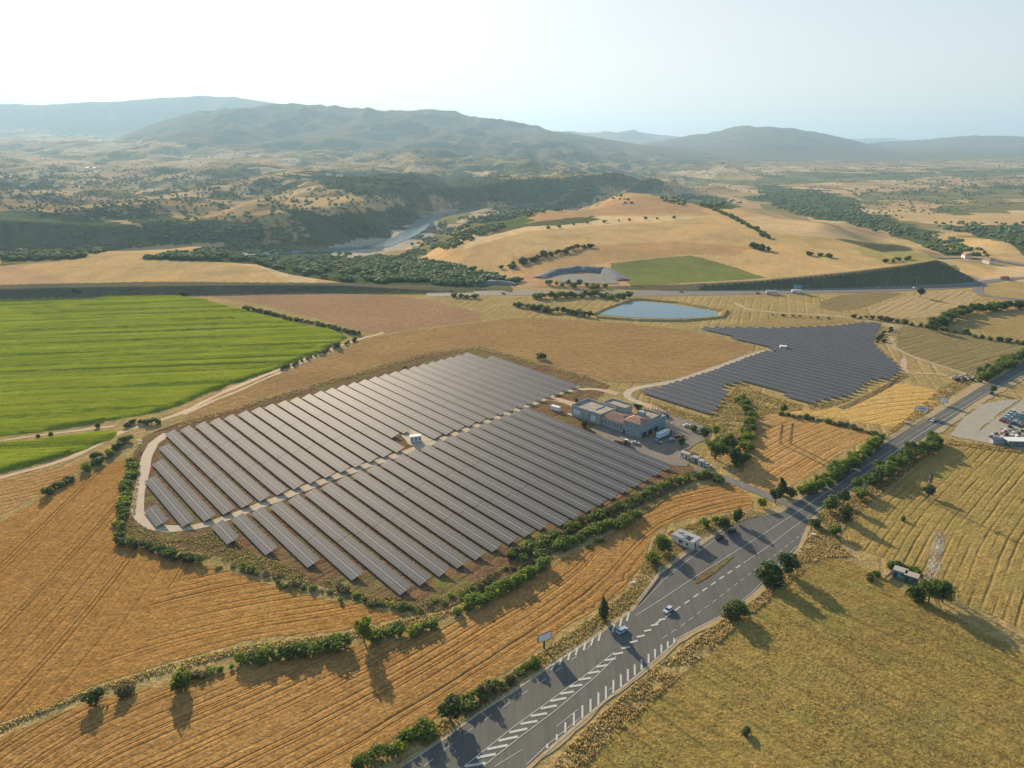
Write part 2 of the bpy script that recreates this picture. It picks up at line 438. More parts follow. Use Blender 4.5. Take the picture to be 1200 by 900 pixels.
# (polygon in map px, colour, scrub 0..1, patch 0..1)
REG = [
 # far left plateau and gorge
 ([(-400, 352), (600, 345), (600, 100), (-400, 100)], C_dry, 0.36, 1.0),
 ([(-400, 300), (0, 300), (170, 300), (300, 292), (300, 262), (170, 250), (60, 246), (-400, 246)], C_scrub, 0.9, 0),
 ([(0, 246), (110, 255), (170, 268), (165, 262), (90, 247)], C_dry, 0.35, 0),
 ([(170, 250), (300, 246), (370, 262), (360, 275), (300, 262), (230, 262)], C_dry, 0.5, 0),
 ([(330, 246), (372, 243), (470, 240), (490, 252), (488, 275), (430, 283), (375, 280)], C_scrub, 0.9, 0),
 ([(330, 225), (400, 222), (450, 232), (475, 240), (440, 246), (370, 250), (340, 243)], C_wheat, 0.25, 0),
 ([(300, 205), (380, 215), (420, 225), (600, 238), (740, 245), (700, 215), (560, 205), (420, 200)], C_scrub, 0.75, 0),
 ([(330, 170), (860, 190), (860, 196), (560, 200), (330, 178)], C_wheat, 0.5, 0.6),
 ([(200, 100), (1400, 100), (1400, 200), (860, 205), (760, 225), (560, 200), (380, 185), (200, 170)], C_dry, 0.72, 0.45),
 ([(760, 200), (1400, 185), (1400, 330), (760, 330)], C_wheat, 0.22, 1.0),
 # mountains wooded
 ([(-500, 60), (1700, 60), (1700, 174), (1000, 190), (860, 190), (760, 188), (700, 190), (600, 186), (440, 178), (330, 178), (200, 168), (100, 158), (0, 150), (-500, 152)], (0.17, 0.145, 0.08), 0.5, 0),
 # wheat bench on the left
 ([(-400, 335), (340, 330), (300, 312), (200, 300), (120, 300), (60, 308), (0, 312), (-400, 315)], C_wheat, 0.0, 0),
 ([(-400, 334), (0, 334), (85, 331), (50, 318), (10, 312), (-400, 316)], (0.48, 0.32, 0.17), 0.0, 0),
 ([(100, 297), (160, 288), (255, 285), (260, 292), (190, 298), (150, 305), (105, 304)], C_wheat, 0.05, 0),
 ([(0, 312), (0, 292), (60, 288), (105, 292), (100, 303), (60, 306)], C_olive, 0.75, 0),
 # woods in the valley mouth
 ([(165, 303), (250, 290), (300, 288), (400, 296), (480, 300), (560, 318), (610, 330), (560, 338), (490, 337), (420, 334), (340, 322), (300, 310)], (0.07, 0.10, 0.035), 0.9, 0),
 # gravel and flats by the river
 ([(385, 300), (400, 286), (430, 280), (462, 276), (455, 268), (490, 262), (500, 250), (515, 248), (520, 262), (470, 292), (410, 302)], C_grav, 0.2, 0),
 ([(505, 256), (530, 250), (552, 250), (540, 262), (515, 264)], C_olive, 0.1, 0),
 ([(470, 300), (500, 275), (560, 258), (610, 245), (650, 240), (600, 262), (540, 280), (500, 302)], C_olive, 0.6, 0),
 # the hill on the right
 ([(490, 305), (520, 285), (600, 262), (640, 250), (735, 226), (790, 226), (860, 240), (940, 262), (1000, 270), (1050, 283), (1098, 303), (1060, 311), (1000, 320), (900, 330), (600, 338), (590, 325)], C_wheat, 0.0, 0),
 ([(490, 305), (530, 288), (600, 275), (590, 300), (560, 318), (500, 318)], (0.50, 0.33, 0.15), 0.15, 0),
 ([(580, 262), (640, 250), (700, 248), (700, 257), (640, 268), (575, 275)], C_green, 0.5, 0),
 ([(600, 238), (650, 236), (695, 235), (700, 240), (640, 247), (600, 250), (565, 262)], C_olive, 0.6, 0),
 ([(560, 275), (640, 262), (700, 254), (820, 253), (810, 258), (700, 264), (620, 272), (540, 292)], (0.60, 0.45, 0.24), 0.0, 0),
 ([(615, 322), (640, 312), (720, 316), (740, 330), (880, 336), (860, 340), (600, 338)], (0.46, 0.29, 0.15), 0.1, 0),
 ([(714, 309), (809, 299), (860, 313), (898, 326), (742, 336), (735, 330), (718, 322)], (0.17, 0.19, 0.06), 0.05, 0),
 ([(870, 230), (935, 250), (1000, 262), (1060, 280), (1110, 300), (1170, 300), (1130, 280), (1060, 262), (1000, 245), (940, 240), (900, 230)], C_green, 0.85, 0),
 ([(770, 230), (830, 228), (870, 240), (850, 244), (780, 242)], C_green, 0.7, 0),
 ([(995, 283), (1060, 287), (1098, 303), (1060, 310), (1010, 300)], (0.34, 0.29, 0.11), 0.1, 0),
 ([(1095, 275), (1150, 278), (1190, 292), (1196, 306), (1150, 303), (1110, 292)], C_wheat, 0.0, 0),
 ([(1100, 262), (1400, 262), (1400, 300), (1200, 300), (1180, 285), (1110, 268)], C_green, 0.9, 0),
 ([(880, 216), (960, 222), (1010, 235), (1010, 255), (940, 250), (890, 235)], C_green, 0.85, 0),
 ([(1035, 240), (1085, 240), (1100, 250), (1052, 250)], C_wheat, 0.0, 0),
 ([(1085, 240), (1125, 242), (1140, 250), (1100, 250)], (0.13, 0.15, 0.05), 0.0, 0),
 ([(1110, 305), (1170, 310), (1165, 322), (1140, 325)], C_wheat, 0.0, 0),
 ([(1030, 250), (1400, 250), (1400, 258), (1040, 258)], C_wheat, 0.0, 0),
 ([(1000, 228), (1100, 222), (1400, 214), (1400, 230), (1010, 238)], C_green, 0.5, 0.3),
 ([(880, 205), (1400, 192), (1400, 200), (880, 216)], C_green, 0.6, 0.3),
 ([(600, 300), (700, 287), (800, 283), (880, 290), (860, 300), (810, 298), (714, 308), (640, 318), (600, 322)], (0.44, 0.285, 0.13), 0.02, 0),
 ([(735, 228), (800, 232), (830, 250), (700, 252), (640, 262), (600, 266), (640, 250), (700, 240)], (0.42, 0.27, 0.135), 0.02, 0),
 ([(850, 258), (900, 272), (960, 280), (1010, 276), (960, 262), (900, 252)], (0.55, 0.40, 0.21), 0.02, 0),
 ([(905, 275), (940, 290), (1000, 296), (1010, 283), (960, 278)], (0.46, 0.33, 0.14), 0.03, 0),
 ([(575, 276), (620, 266), (690, 261), (702, 257), (690, 254), (630, 258), (580, 268)], (0.11, 0.115, 0.05), 0.25, 0),
 # cut faces
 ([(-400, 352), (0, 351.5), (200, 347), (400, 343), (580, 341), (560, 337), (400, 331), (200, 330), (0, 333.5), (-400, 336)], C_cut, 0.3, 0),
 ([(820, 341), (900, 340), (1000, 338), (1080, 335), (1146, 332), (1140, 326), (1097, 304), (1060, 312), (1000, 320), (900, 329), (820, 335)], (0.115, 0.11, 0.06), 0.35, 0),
]

# polar sheet: fine towards the camera's view, coarse behind
fa = np.arange(-50, 50.001, 0.125)
az = np.radians(np.concatenate([np.arange(-180, -50, 5.0), fa, np.arange(55, 180.1, 5.0)]))
rad = [40.0]
while rad[-1] < 30000:
    r_ = rad[-1]
    rad.append(r_ * (1.02 if r_ < 600 else (1.0042 if r_ < 4200 else 1.0075)))
rad = np.array(rad)
A, RR = np.meshgrid(az, rad)
GX = RR * np.sin(A); GY = RR * np.cos(A)
GZ = ground_z(GX, GY)
GZ = np.where(GY < 300, 0, GZ)
print("terrain", GX.shape, GZ.min(), GZ.max())
nr, na = GX.shape
V = np.stack([GX.ravel(), GY.ravel(), GZ.ravel()], 1)
V = np.concatenate([V, [[0, 0, 0]]])
idx = np.arange(nr * na).reshape(nr, na)
Fq = np.stack([idx[:-1, :-1], idx[:-1, 1:], idx[1:, 1:], idx[1:, :-1]], -1).reshape(-1, 4)[:, ::-1]
inner = np.stack([idx[0, :-1], idx[0, 1:], np.full(na - 1, nr * na), np.full(na - 1, nr * na)], -1)
# land cover
px, py = topx(V[:, 0], V[:, 1], V[:, 2])
colr = np.tile(np.array(C_dry), (len(V), 1)); scr = np.full(len(V), 0.08); pat = np.zeros(len(V))
fj = np.clip((V[:, 1] - 900) / 900, 0, 1)
jx = px + 2.0 * fbm(V[:, 0] / 60, V[:, 1] / 60, 3) + fj * 26 * fbm(V[:, 0] / 130, V[:, 1] / 130, 5, 0.6)
jy = py + 0.8 * fbm(V[:, 0] / 60 + 9, V[:, 1] / 60, 3) + fj * 7 * fbm(V[:, 0] / 130 + 5, V[:, 1] / 130 + 3, 5, 0.6)
front = V[:, 1] > 50
for k, (poly, c, sc_, pt) in enumerate(REG):
    m = pip(jx, jy, poly) & front & (V[:, 1] > 690)
    colr[m] = c; scr[m] = sc_; pat[m] = pt
# steep faces turned away from the afternoon sun carry woodland, its dark cover also painting in their shade
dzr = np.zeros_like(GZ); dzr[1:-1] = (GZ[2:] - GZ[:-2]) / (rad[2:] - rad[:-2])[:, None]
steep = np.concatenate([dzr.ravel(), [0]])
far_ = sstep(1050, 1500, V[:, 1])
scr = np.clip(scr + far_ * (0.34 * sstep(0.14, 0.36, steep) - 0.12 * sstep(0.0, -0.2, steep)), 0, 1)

# ground materials
def ground_mat():
    s = S("ground_earth")
    g = s.geo(); base = s.attr("cover"); scrub = s.attr("scrub", True); patch = s.attr("patch", True)
    # field patchwork of the far plain
    w = s.mp(g, (1, 0.62, 0), R(24))
    cell = s.voro(w, 1 / 150.0, "Color", 0.9)
    cs = s.sep(cell)
    pc = s.ramp(cs[0], [(0.0, (0.13, 0.135, 0.055)), (0.16, (0.19, 0.17, 0.07)), (0.3, (0.34, 0.25, 0.12)), (0.5, (0.46, 0.33, 0.17)), (0.72, (0.56, 0.42, 0.24)), (0.9, (0.42, 0.28, 0.155))], 'CONSTANT')
    c = s.mix(s.math('MULTIPLY', patch, 0.85), base, pc)
    # broad variation
    n1 = s.noise(g, 1 / 90.0, 6, 0.6); c = s.mix(0.8, c, s.ramp(n1, [(0.3, (0.72, 0.78, 0.8)), (0.5, (1, 1, 1)), (0.7, (1.15, 1.02, 0.9))]), 'MULTIPLY')
    n2 = s.noise(g, 1 / 4.0, 6, 0.7)
    c = s.mix(0.6, c, s.mix(s.mrange(n2, 0.3, 0.7), 0.55, 1.25), 'MULTIPLY')
    # scrub clumps
    nb = s.noise(g, 1 / 110.0, 5, 0.65); nc = s.noise(g, 1 / 14.0, 5, 0.7)
    f = s.math('ADD', s.math('MULTIPLY', nb, 0.55), s.math('MULTIPLY', nc, 0.62))
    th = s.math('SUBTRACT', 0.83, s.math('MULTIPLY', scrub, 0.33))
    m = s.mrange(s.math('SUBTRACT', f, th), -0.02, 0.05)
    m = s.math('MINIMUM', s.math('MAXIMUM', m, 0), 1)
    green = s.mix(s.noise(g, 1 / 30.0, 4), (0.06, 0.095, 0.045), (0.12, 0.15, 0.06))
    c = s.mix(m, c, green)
    s.set("Base Color", c); s.set("Roughness", 1.0); s.set("Specular IOR Level", 0.0)
    nh = s.noise(s.mp(g, (1, 0.5, 0), rot=R(15)), 1 / 22.0, 5, 0.6); c = s.mix(0.55, c, s.mix(s.mrange(nh, 0.3, 0.7), 0.8, 1.18), 'MULTIPLY'); s.set("Base Color", c)
    b1 = s.bump(s.math('MULTIPLY', m, s.mrange(nc, 0.3, 0.7, 0.4, 1.2)), 0.9, 5.0)
    s.bump(n2, 0.55, 0.7, b1)
    return s.m
M_ground = ground_mat()
o = mesh_np("ground", V, Fq, 4, M_ground, smooth=True)
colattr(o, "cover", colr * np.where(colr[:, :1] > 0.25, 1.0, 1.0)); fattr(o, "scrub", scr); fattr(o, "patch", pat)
tag(o, kind="structure")

# river and haze
def rivermat():
    s = S("river_water"); s.set("Base Color", (0.17, 0.26, 0.30)); s.set("Roughness", 0.12); s.set("Specular IOR Level", 0.6)
    s.bump(s.noise(s.geo(), 0.25, 4), 0.15, 0.1); return s.m
def ribbon(name, line, width, z, mat, jit=0.0, kind="structure", zfun=None, ext=0):
    P = [Vector((p[0], p[1], 0)) for p in line]
    out = []
    for a, b in zip(P[:-1], P[1:]):
        n = max(1, int((b - a).length / 6))
        out += [a.lerp(b, i / n) for i in range(n)]
    out.append(P[-1])
    sm = [out[0]] + [(out[i - 1] + out[i] * 2 + out[i + 1]) / 4 for i in range(1, len(out) - 1)] + [out[-1]]
    for _ in range(3): sm = [sm[0]] + [(sm[i - 1] + sm[i] * 2 + sm[i + 1]) / 4 for i in range(1, len(sm) - 1)] + [sm[-1]]
    vs = []; L = 0; uv = []
    for i, p in enumerate(sm):
        t = (sm[min(i + 1, len(sm) - 1)] - sm[max(i - 1, 0)]).normalized(); nrm = Vector((-t.y, t.x, 0))
        w = width(i / len(sm)) if callable(width) else width
        j1 = random.uniform(-jit, jit); j2 = random.uniform(-jit, jit)
        for sgn, jj in ((-1, j1), (1, j2)):
            r_ = p + nrm * sgn * (w / 2 + jj); zz = z if zfun is None else zfun(r_.x, r_.y) + z
            vs.append((r_.x, r_.y, zz))
    fs = [(2 * i, 2 * i + 1, 2 * i + 3, 2 * i + 2) for i in range(len(sm) - 1)]
    lf = lift(); vs = [(p_[0], p_[1], p_[2] + lf) for p_ in vs]
    ob = mesh_np(name, vs, [f[::-1] for f in fs], 4, mat)
    if kind: tag(ob, kind=kind)
    return ob
ribbon("river", RIVER[:12], lambda t: 46, -59.6, rivermat(), 4.0)
def haze_box():
    m = bpy.data.materials.new("haze_air"); m.use_nodes = True; n = m.node_tree.nodes; n.clear()
    out = n.new("ShaderNodeOutputMaterial"); pv = n.new("ShaderNodeVolumePrincipled")
    pv.inputs["Color"].default_value = (0.46, 0.73, 1.0, 1); pv.inputs["Density"].default_value = HAZE
    pv.inputs["Anisotropy"].default_value = 0.25
    m.node_tree.links.new(pv.outputs[0], out.inputs["Volume"])
    b = MB(); z0 = float(GZ.min()) - 1.0; z1 = float(GZ.max()) + 30
    b.box((0, 0, (z0 + z1) / 2), (62000, 62000, z1 - z0)); o = b.build("haze", m); tag(o, kind="stuff")
HAZE = 6.5e-5
haze_box()
# ================================================================== NEAR GROUND: fields, tracks, road
def densify(pts, step, closed=True, jit=0.0):
    out = []; n = len(pts)
    for i in range(n if closed else n - 1):
        a = Vector(pts[i]); b = Vector(pts[(i + 1) % n]); k = max(1, int((b - a).length / step))
        d = (b - a).normalized() if (b - a).length > 0 else Vector((1, 0)); nn = Vector((-d.y, d.x))
        for t in range(k):
            p = a.lerp(b, t / k)
            if jit: p = p + nn * jit * (2 * float(vnoise(np.array([p.x / 7.0]), np.array([p.y / 7.0]))[0]) - 1) * 1.6 + nn * random.uniform(-jit, jit) * .35
            out.append((p.x, p.y))
    if not closed: out.append(tuple(pts[-1]))
    return out
def smooth_poly(p, it=1):
    for _ in range(it):
        out = []
        for i in range(len(p)):
            a = Vector(p[i]); b = Vector(p[(i + 1) % len(p)])
            out += [tuple(a.lerp(b, .25)), tuple(a.lerp(b, .75))]
        p = out
    return p
def sheet(name, px_poly, z, mat, jit=0.6, step=5, guide=None, grid=6.0, smooth=1, kind="structure", world=False, rel=0.0):
    """a field or paved area laid over the plain; guide = polyline the tillage follows"""
    P = list(px_poly) if world else W(px_poly)
    if smooth: P = smooth_poly(P, smooth)
    P = densify(P, step, True, jit)
    pts = [Vector(p) for p in P]; nb = len(pts)
    if guide is not None:
        A = np.array(P); x0, y0 = A.min(0); x1, y1 = A.max(0)
        gx, gy = np.meshgrid(np.arange(x0, x1, grid), np.arange(y0, y1, grid))
        gx = gx.ravel() + rng.uniform(-.2, .2, gx.size) * grid; gy = gy.ravel() + rng.uniform(-.2, .2, gy.size) * grid
        m = pip(gx, gy, P)
        pts += [Vector((a, b)) for a, b in zip(gx[m], gy[m])]
    edges = [(i, (i + 1) % nb) for i in range(nb)]
    vo, eo, fo, *_ = mgeo.delaunay_2d_cdt(pts, edges, [], 1, 1e-4)
    z = z + lift()
    vs = np.array([(p.x, p.y, z) for p in vo])
    me = bpy.data.meshes.new(name)
    me.from_pydata(vs.tolist(), [], [tuple(f) for f in fo]); me.materials.append(mat)
    bm = bmesh.new(); bm.from_mesh(me); bmesh.ops.recalc_face_normals(bm, faces=bm.faces)
    if sum(f.normal.z for f in bm.faces) < 0: bmesh.ops.reverse_faces(bm, faces=bm.faces)
    bm.to_mesh(me); bm.free(); me.update()
    ob = link(bpy.data.objects.new(name, me))
    if guide is not None:
        G = W(guide) if not world else guide
        ln = densify(G, 10, False)
        for _ in range(3):
            ln = [ln[0]] + [((ln[i-1][0] + 2*ln[i][0] + ln[i+1][0]) / 4, (ln[i-1][1] + 2*ln[i][1] + ln[i+1][1]) / 4) for i in range(1, len(ln) - 1)] + [ln[-1]]
        co = np.array([v_.co[:] for v_ in me.vertices])
        d, arc = pdist(co[:, 0], co[:, 1], ln)
        fattr(ob, "dist", d); fattr(ob, "arc", arc)
    return tag(ob, kind=kind)

def field_mat(name, c1, c2, c3, period=3.2, line=0.35, tram=24.0, bump=0.6, wob=1.0, green=0.0, az=None, rough_noise=1.0, fine=1.2, streak=0.4):
    """tilled field: rows run along the guide distance (attribute) or along azimuth az"""
    c1, c2, c3 = [tuple(k * q_ for k, q_ in zip(cc, (0.90, 0.90, 0.90))) for cc in (c1, c2, c3)]
    s = S(name); g = s.geo()
    if az is None:
        d = s.attr("dist", True); arc = s.attr("arc", True)
        cmb = s.n.new("ShaderNodeCombineXYZ"); s.l.new(d, cmb.inputs[0]); s.l.new(arc, cmb.inputs[1]); rc = cmb.outputs[0]
    else:
        rc = s.mp(g, rot=az); d = s.sep(rc)[0]
    warp = s.noise(g, 1 / 22.0, 3)
    dw = s.math('ADD', d, s.math('MULTIPLY', s.math('SUBTRACT', warp, 0.5), 1.4 * wob))
    # broad tone, streaks drawn along the rows, straw speckle with the clumps' dark shade painted in
    n1 = s.noise(g, 1 / 55.0, 5, 0.6); st = s.noise(s.mp(rc, (1 / 1.5, 1 / 60.0, 1)), 1.0, 4, 0.65); n3 = s.noise(g, 1 / fine, 4, 0.75); n4 = s.noise(g, 1 / 4.5, 4, 0.7)
    c = s.mix(s.mrange(n1, 0.3, 0.7), c1, c2)
    c = s.mix(s.math('MULTIPLY', s.mrange(st, 0.35, 0.72), streak), c, c3)
    c = s.mix(0.9, c, s.mix(s.mrange(n3, 0.28, 0.72), 0.45, 1.5), 'MULTIPLY'); c = s.mix(0.8, c, s.mix(s.mrange(n4, 0.3, 0.7), 0.72, 1.25), 'MULTIPLY')
    lg = s.noise(s.mp(rc, (1 / 4.0, 1 / 13.0, 1), loc=(5, 1, 0)), 1.0, 4, 0.6); lgm = s.math('MAXIMUM', s.math('MINIMUM', s.mrange(lg, 0.66, 0.72), 1), 0)
    c = s.mix(s.math('MULTIPLY', lgm, 0.45), c, tuple(k * 0.45 for k in c1))
    ph = s.math('FRACT', s.math('DIVIDE', dw, period)); tri = s.math('ABSOLUTE', s.math('SUBTRACT', ph, 0.5))
    ln = s.mrange(tri, 0.0, 0.22, 1, 0)
    brk = s.mrange(s.noise(s.mp(rc, (1 / 6.0, 1 / 50.0, 1), loc=(3, 8, 0)), 1.0, 3), 0.40, 0.62)
    lnb = s.math('MULTIPLY', s.math('MINIMUM', s.math('MAXIMUM', ln, 0), 1), s.math('MINIMUM', s.math('MAXIMUM', brk, 0), 1))
    c = s.mix(s.math('MULTIPLY', lnb, line), c, tuple(k * 0.42 for k in c1))
    h = s.math('SUBTRACT', s.math('MULTIPLY', n3, 0.8 * rough_noise), s.math('MULTIPLY', lnb, 0.7))
    if tram:
        pt = s.math('FRACT', s.math('DIVIDE', dw, tram)); t2 = s.math('ABSOLUTE', s.math('SUBTRACT', pt, 0.5))
        a = s.math('ABSOLUTE', s.math('SUBTRACT', t2, 0.9 / tram))
        tl = s.math('MAXIMUM', s.mrange(a, 0.0, 0.35 / tram, 1, 0), 0)
        c = s.mix(s.math('MULTIPLY', tl, 0.6), c, tuple(k * 0.38 for k in c1))
        h = s.math('SUBTRACT', h, s.math('MULTIPLY', tl, 0.9))
    if green:
        ng = s.noise(g, 1 / 16.0, 5, 0.65)
        c = s.mix(s.math('MULTIPLY', s.math('MAXIMUM', s.math('MINIMUM', s.mrange(ng, 0.48, 0.68), 1), 0), green), c, (0.16, 0.19, 0.05))
    h = s.math('ADD', s.math('ADD', h, s.math('MULTIPLY', st, 1.1 * streak)), s.math('MULTIPLY', n4, 1.2))
    s.set("Base Color", c); s.set("Roughness", 0.95); s.set("Specular IOR Level", 0.0)
    s.bump(h, min(1, bump * 1.15), 0.6)
    return s.m

M_wheatL = field_mat("ripe_wheat", (0.36, 0.195, 0.058), (0.44, 0.255, 0.08), (0.27, 0.14, 0.042), 3.4, 0.22, 23)
M_wheatB = field_mat("ripe_wheat_strip", (0.36, 0.20, 0.066), (0.44, 0.26, 0.09), (0.26, 0.14, 0.045), 2.9, 0.28, 12)
M_wheatU = field_mat("ripe_wheat_upper", (0.40, 0.235, 0.085), (0.46, 0.29, 0.11), (0.33, 0.19, 0.07), 4, 0.2, 0)
M_mid = field_mat("stubble_mid", (0.31, 0.20, 0.085), (0.43, 0.275, 0.11), (0.24, 0.17, 0.07), 6, 0.2, 0)
M_pink = field_mat("stubble_pink", (0.35, 0.22, 0.12), (0.41, 0.265, 0.15), (0.29, 0.18, 0.10), 6, 0.2, 0)
M_golden = field_mat("golden_stubble", (0.56, 0.36, 0.11), (0.62, 0.42, 0.16), (0.46, 0.29, 0.09), 6, 0.25, 0)
M_orange = field_mat("orange_stubble", (0.42, 0.25, 0.09), (0.50, 0.31, 0.12), (0.33, 0.19, 0.07), 4, 0.25, 17)
M_plough = field_mat("ploughed_olive", (0.19, 0.15, 0.075), (0.25, 0.20, 0.10), (0.34, 0.25, 0.12), 6.5, 0.0, 0, az=R(58), streak=0.9, green=0.35)
M_tan = field_mat("tan_field", (0.35, 0.25, 0.10), (0.42, 0.31, 0.13), (0.28, 0.20, 0.085), 7, 0.15, 0, az=R(-62), green=0.25)
M_vine = field_mat("striped_plots", (0.46, 0.34, 0.17), (0.52, 0.38, 0.19), (0.30, 0.24, 0.11), 7, 0.7, 0, az=R(44), wob=0.3)
M_stubR = field_mat("mown_stubble", (0.33, 0.235, 0.08), (0.42, 0.30, 0.10), (0.23, 0.165, 0.055), 3.4, 0.42, 0, green=0.35, bump=0.7, wob=0.8)
M_past = field_mat("rough_pasture", (0.31, 0.215, 0.065), (0.41, 0.28, 0.09), (0.20, 0.175, 0.05), 5.5, 0.35, 0, az=R(-42), green=0.45, bump=0.9, streak=0.6)
M_dry = field_mat("dry_grass", (0.36, 0.26, 0.105), (0.46, 0.34, 0.15), (0.24, 0.18, 0.07), 8, 0.0, 0, az=R(20), green=0.4, bump=0.8, streak=0.0)
M_soil = field_mat("farm_soil", (0.20, 0.115, 0.065), (0.27, 0.17, 0.09), (0.145, 0.10, 0.055), 8, 0.1, 0, az=R(40), green=0.8, bump=0.9, streak=0.8)
def gravel(name, c1, c2, sc=1.5):
    s = S(name); g = s.geo(); n = s.noise(g, 1 / 6.0, 5, 0.6); f = s.noise(g, sc, 4, 0.7)
    c = s.mix(s.mrange(n, 0.3, 0.7), c1, c2); c = s.mix(0.5, c, s.mix(s.mrange(f, .3, .7), 0.75, 1.2), 'MULTIPLY')
    s.set("Base Color", c); s.set("Roughness", 0.9); s.bump(f, 0.4, 0.12); return s.m
M_gravel = gravel("pale_gravel", (0.40, 0.33, 0.24), (0.47, 0.39, 0.29))
M_dirt = gravel("dirt_track", (0.40, 0.28, 0.17), (0.50, 0.36, 0.22))
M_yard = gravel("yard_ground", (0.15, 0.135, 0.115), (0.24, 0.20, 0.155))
M_lot = gravel("lot_gravel", (0.30, 0.28, 0.22), (0.36, 0.33, 0.26))
M_bank = gravel("pale_verge", (0.40, 0.31, 0.17), (0.32, 0.24, 0.12))
def asphalt(name, c, streak_az):
    s = S(name); g = s.geo(); n = s.noise(g, 1 / 9.0, 4); st = s.noise(s.mp(g, (0.8, 0.03, 1), rot=streak_az), 1.0, 3); f = s.noise(g, 4, 3, 0.7)
    k = s.mix(s.mrange(n, 0.3, 0.7), tuple(x * .88 for x in c), tuple(x * 1.12 for x in c))
    k = s.mix(s.mrange(st, 0.35, 0.65, 0, 0.7), k, tuple(x * 0.72 for x in c))
    k = s.mix(0.4, k, s.mix(s.mrange(f, .3, .7), 0.8, 1.2), 'MULTIPLY')
    s.set("Base Color", k); s.set("Roughness", 0.82); s.set("Specular IOR Level", 0.25); s.bump(f, 0.2, 0.03); return s.m
M_asph = asphalt("asphalt", (0.115, 0.115, 0.103), R(-40))
M_asph2 = asphalt("asphalt_grey", (0.17, 0.165, 0.15), R(-80))
def paint():
    s = S("road_paint"); n = s.noise(s.geo(), 3.0, 4, 0.7)
    s.set("Base Color", s.mix(s.mrange(n, 0.35, 0.65), (0.34, 0.33, 0.30), (0.62, 0.61, 0.57))); s.set("Roughness", 0.7); return s.m
M_paint = paint()
def crop_mat():
    s = S("green_crop"); g = s.geo(); d = s.mp(g, rot=R(-8.5))
    st = s.noise(s.mp(d, (1 / 60.0, 1 / 3.4, 1)), 1.0, 5, 0.65); n = s.noise(g, 1 / 40.0, 4); f = s.noise(g, 1.2, 4, 0.75)
    c = s.mix(s.mrange(n, 0.3, 0.7), (0.20, 0.255, 0.018), (0.31, 0.345, 0.030))
    c = s.mix(s.mrange(st, 0.38, 0.7, 0.0, 0.3), c, (0.42, 0.42, 0.03))
    c = s.mix(s.mrange(f, 0.38, 0.62, 0.7, 0.0), c, (0.07, 0.125, 0.006))
    big = s.noise(s.mp(d, (1 / 260.0, 1 / 11.0, 1), loc=(2, 3, 0)), 1.0, 3, 0.55)
    c = s.mix(s.math('MULTIPLY', s.math('MAXIMUM', s.math('MINIMUM', s.mrange(big, 0.56, 0.66), 1), 0), 0.75), c, (0.07, 0.11, 0.012))
    s.set("Base Color", c); s.set("Roughness", 1.0); s.set("Specular IOR Level", 0.0)
    s.bump(s.math('ADD', s.math('ADD', s.math('MULTIPLY', st, 0.7), s.math('MULTIPLY', f, 0.8)), s.math('MULTIPLY', big, -2.5)), 0.85, 0.9); return s.m
M_crop = crop_mat()

Z = lambda k: 0.02 + 0.02 * k
# --- fields
sheet("dry_grassland", [(-200, 356), (60, 352), (340, 346), (500, 346), (700, 350), (900, 346), (1100, 342), (1500, 344), (1500, 470), (1200, 540), (1500, 700), (1500, 1000), (-200, 1000), (-400, 500)], Z(0), M_dry, 0, 30)
sheet("pink_stubble_field", [(232, 345), (300, 343.5), (420, 344), (500, 350), (585, 373), (500, 384), (440, 392), (410, 384), (360, 370), (300, 356)], Z(2), M_pink, 0.8, 8, guide=[(200, 343), (420, 342), (700, 385)], grid=14)
sheet("tan_stubble_field", [(205, 499), (235, 477), (300, 451), (360, 425), (425, 401), (445, 393), (520, 383), (590, 374), (640, 372), (720, 378), (790, 384), (862, 401), (885, 407), (872, 416), (835, 430), (790, 447), (730, 450), (690, 443), (620, 425), (560, 409), (500, 416), (380, 450), (280, 479)], Z(2), M_mid, 0.8, 8, guide=[(150, 520), (300, 462), (460, 405), (560, 388), (700, 398), (900, 408)], grid=9)
sheet("farm_ground", [(166, 512), (190, 501), (280, 478), (380, 449), (500, 415), (560, 408), (620, 424), (690, 443), (715, 452), (700, 470), (760, 510), (830, 560), (790, 575), (700, 620), (600, 680), (520, 717), (450, 712), (350, 682), (250, 650), (150, 634), (140, 610), (150, 550)], Z(2), M_soil, 0.8, 5, smooth=0)
CORN1 = [(-250, 362), (0, 352), (100, 347.5), (220, 345.5), (292, 365), (350, 379), (414, 392), (387, 408), (345, 425), (300, 441), (250, 458), (205, 477), (170, 487), (132, 492), (60, 505), (0, 512), (-250, 540)]
CORN2 = [(-250, 552), (0, 520), (60, 513), (130, 503), (140, 507), (128, 517), (96, 528), (55, 541), (20, 550), (0, 556), (-250, 610)]
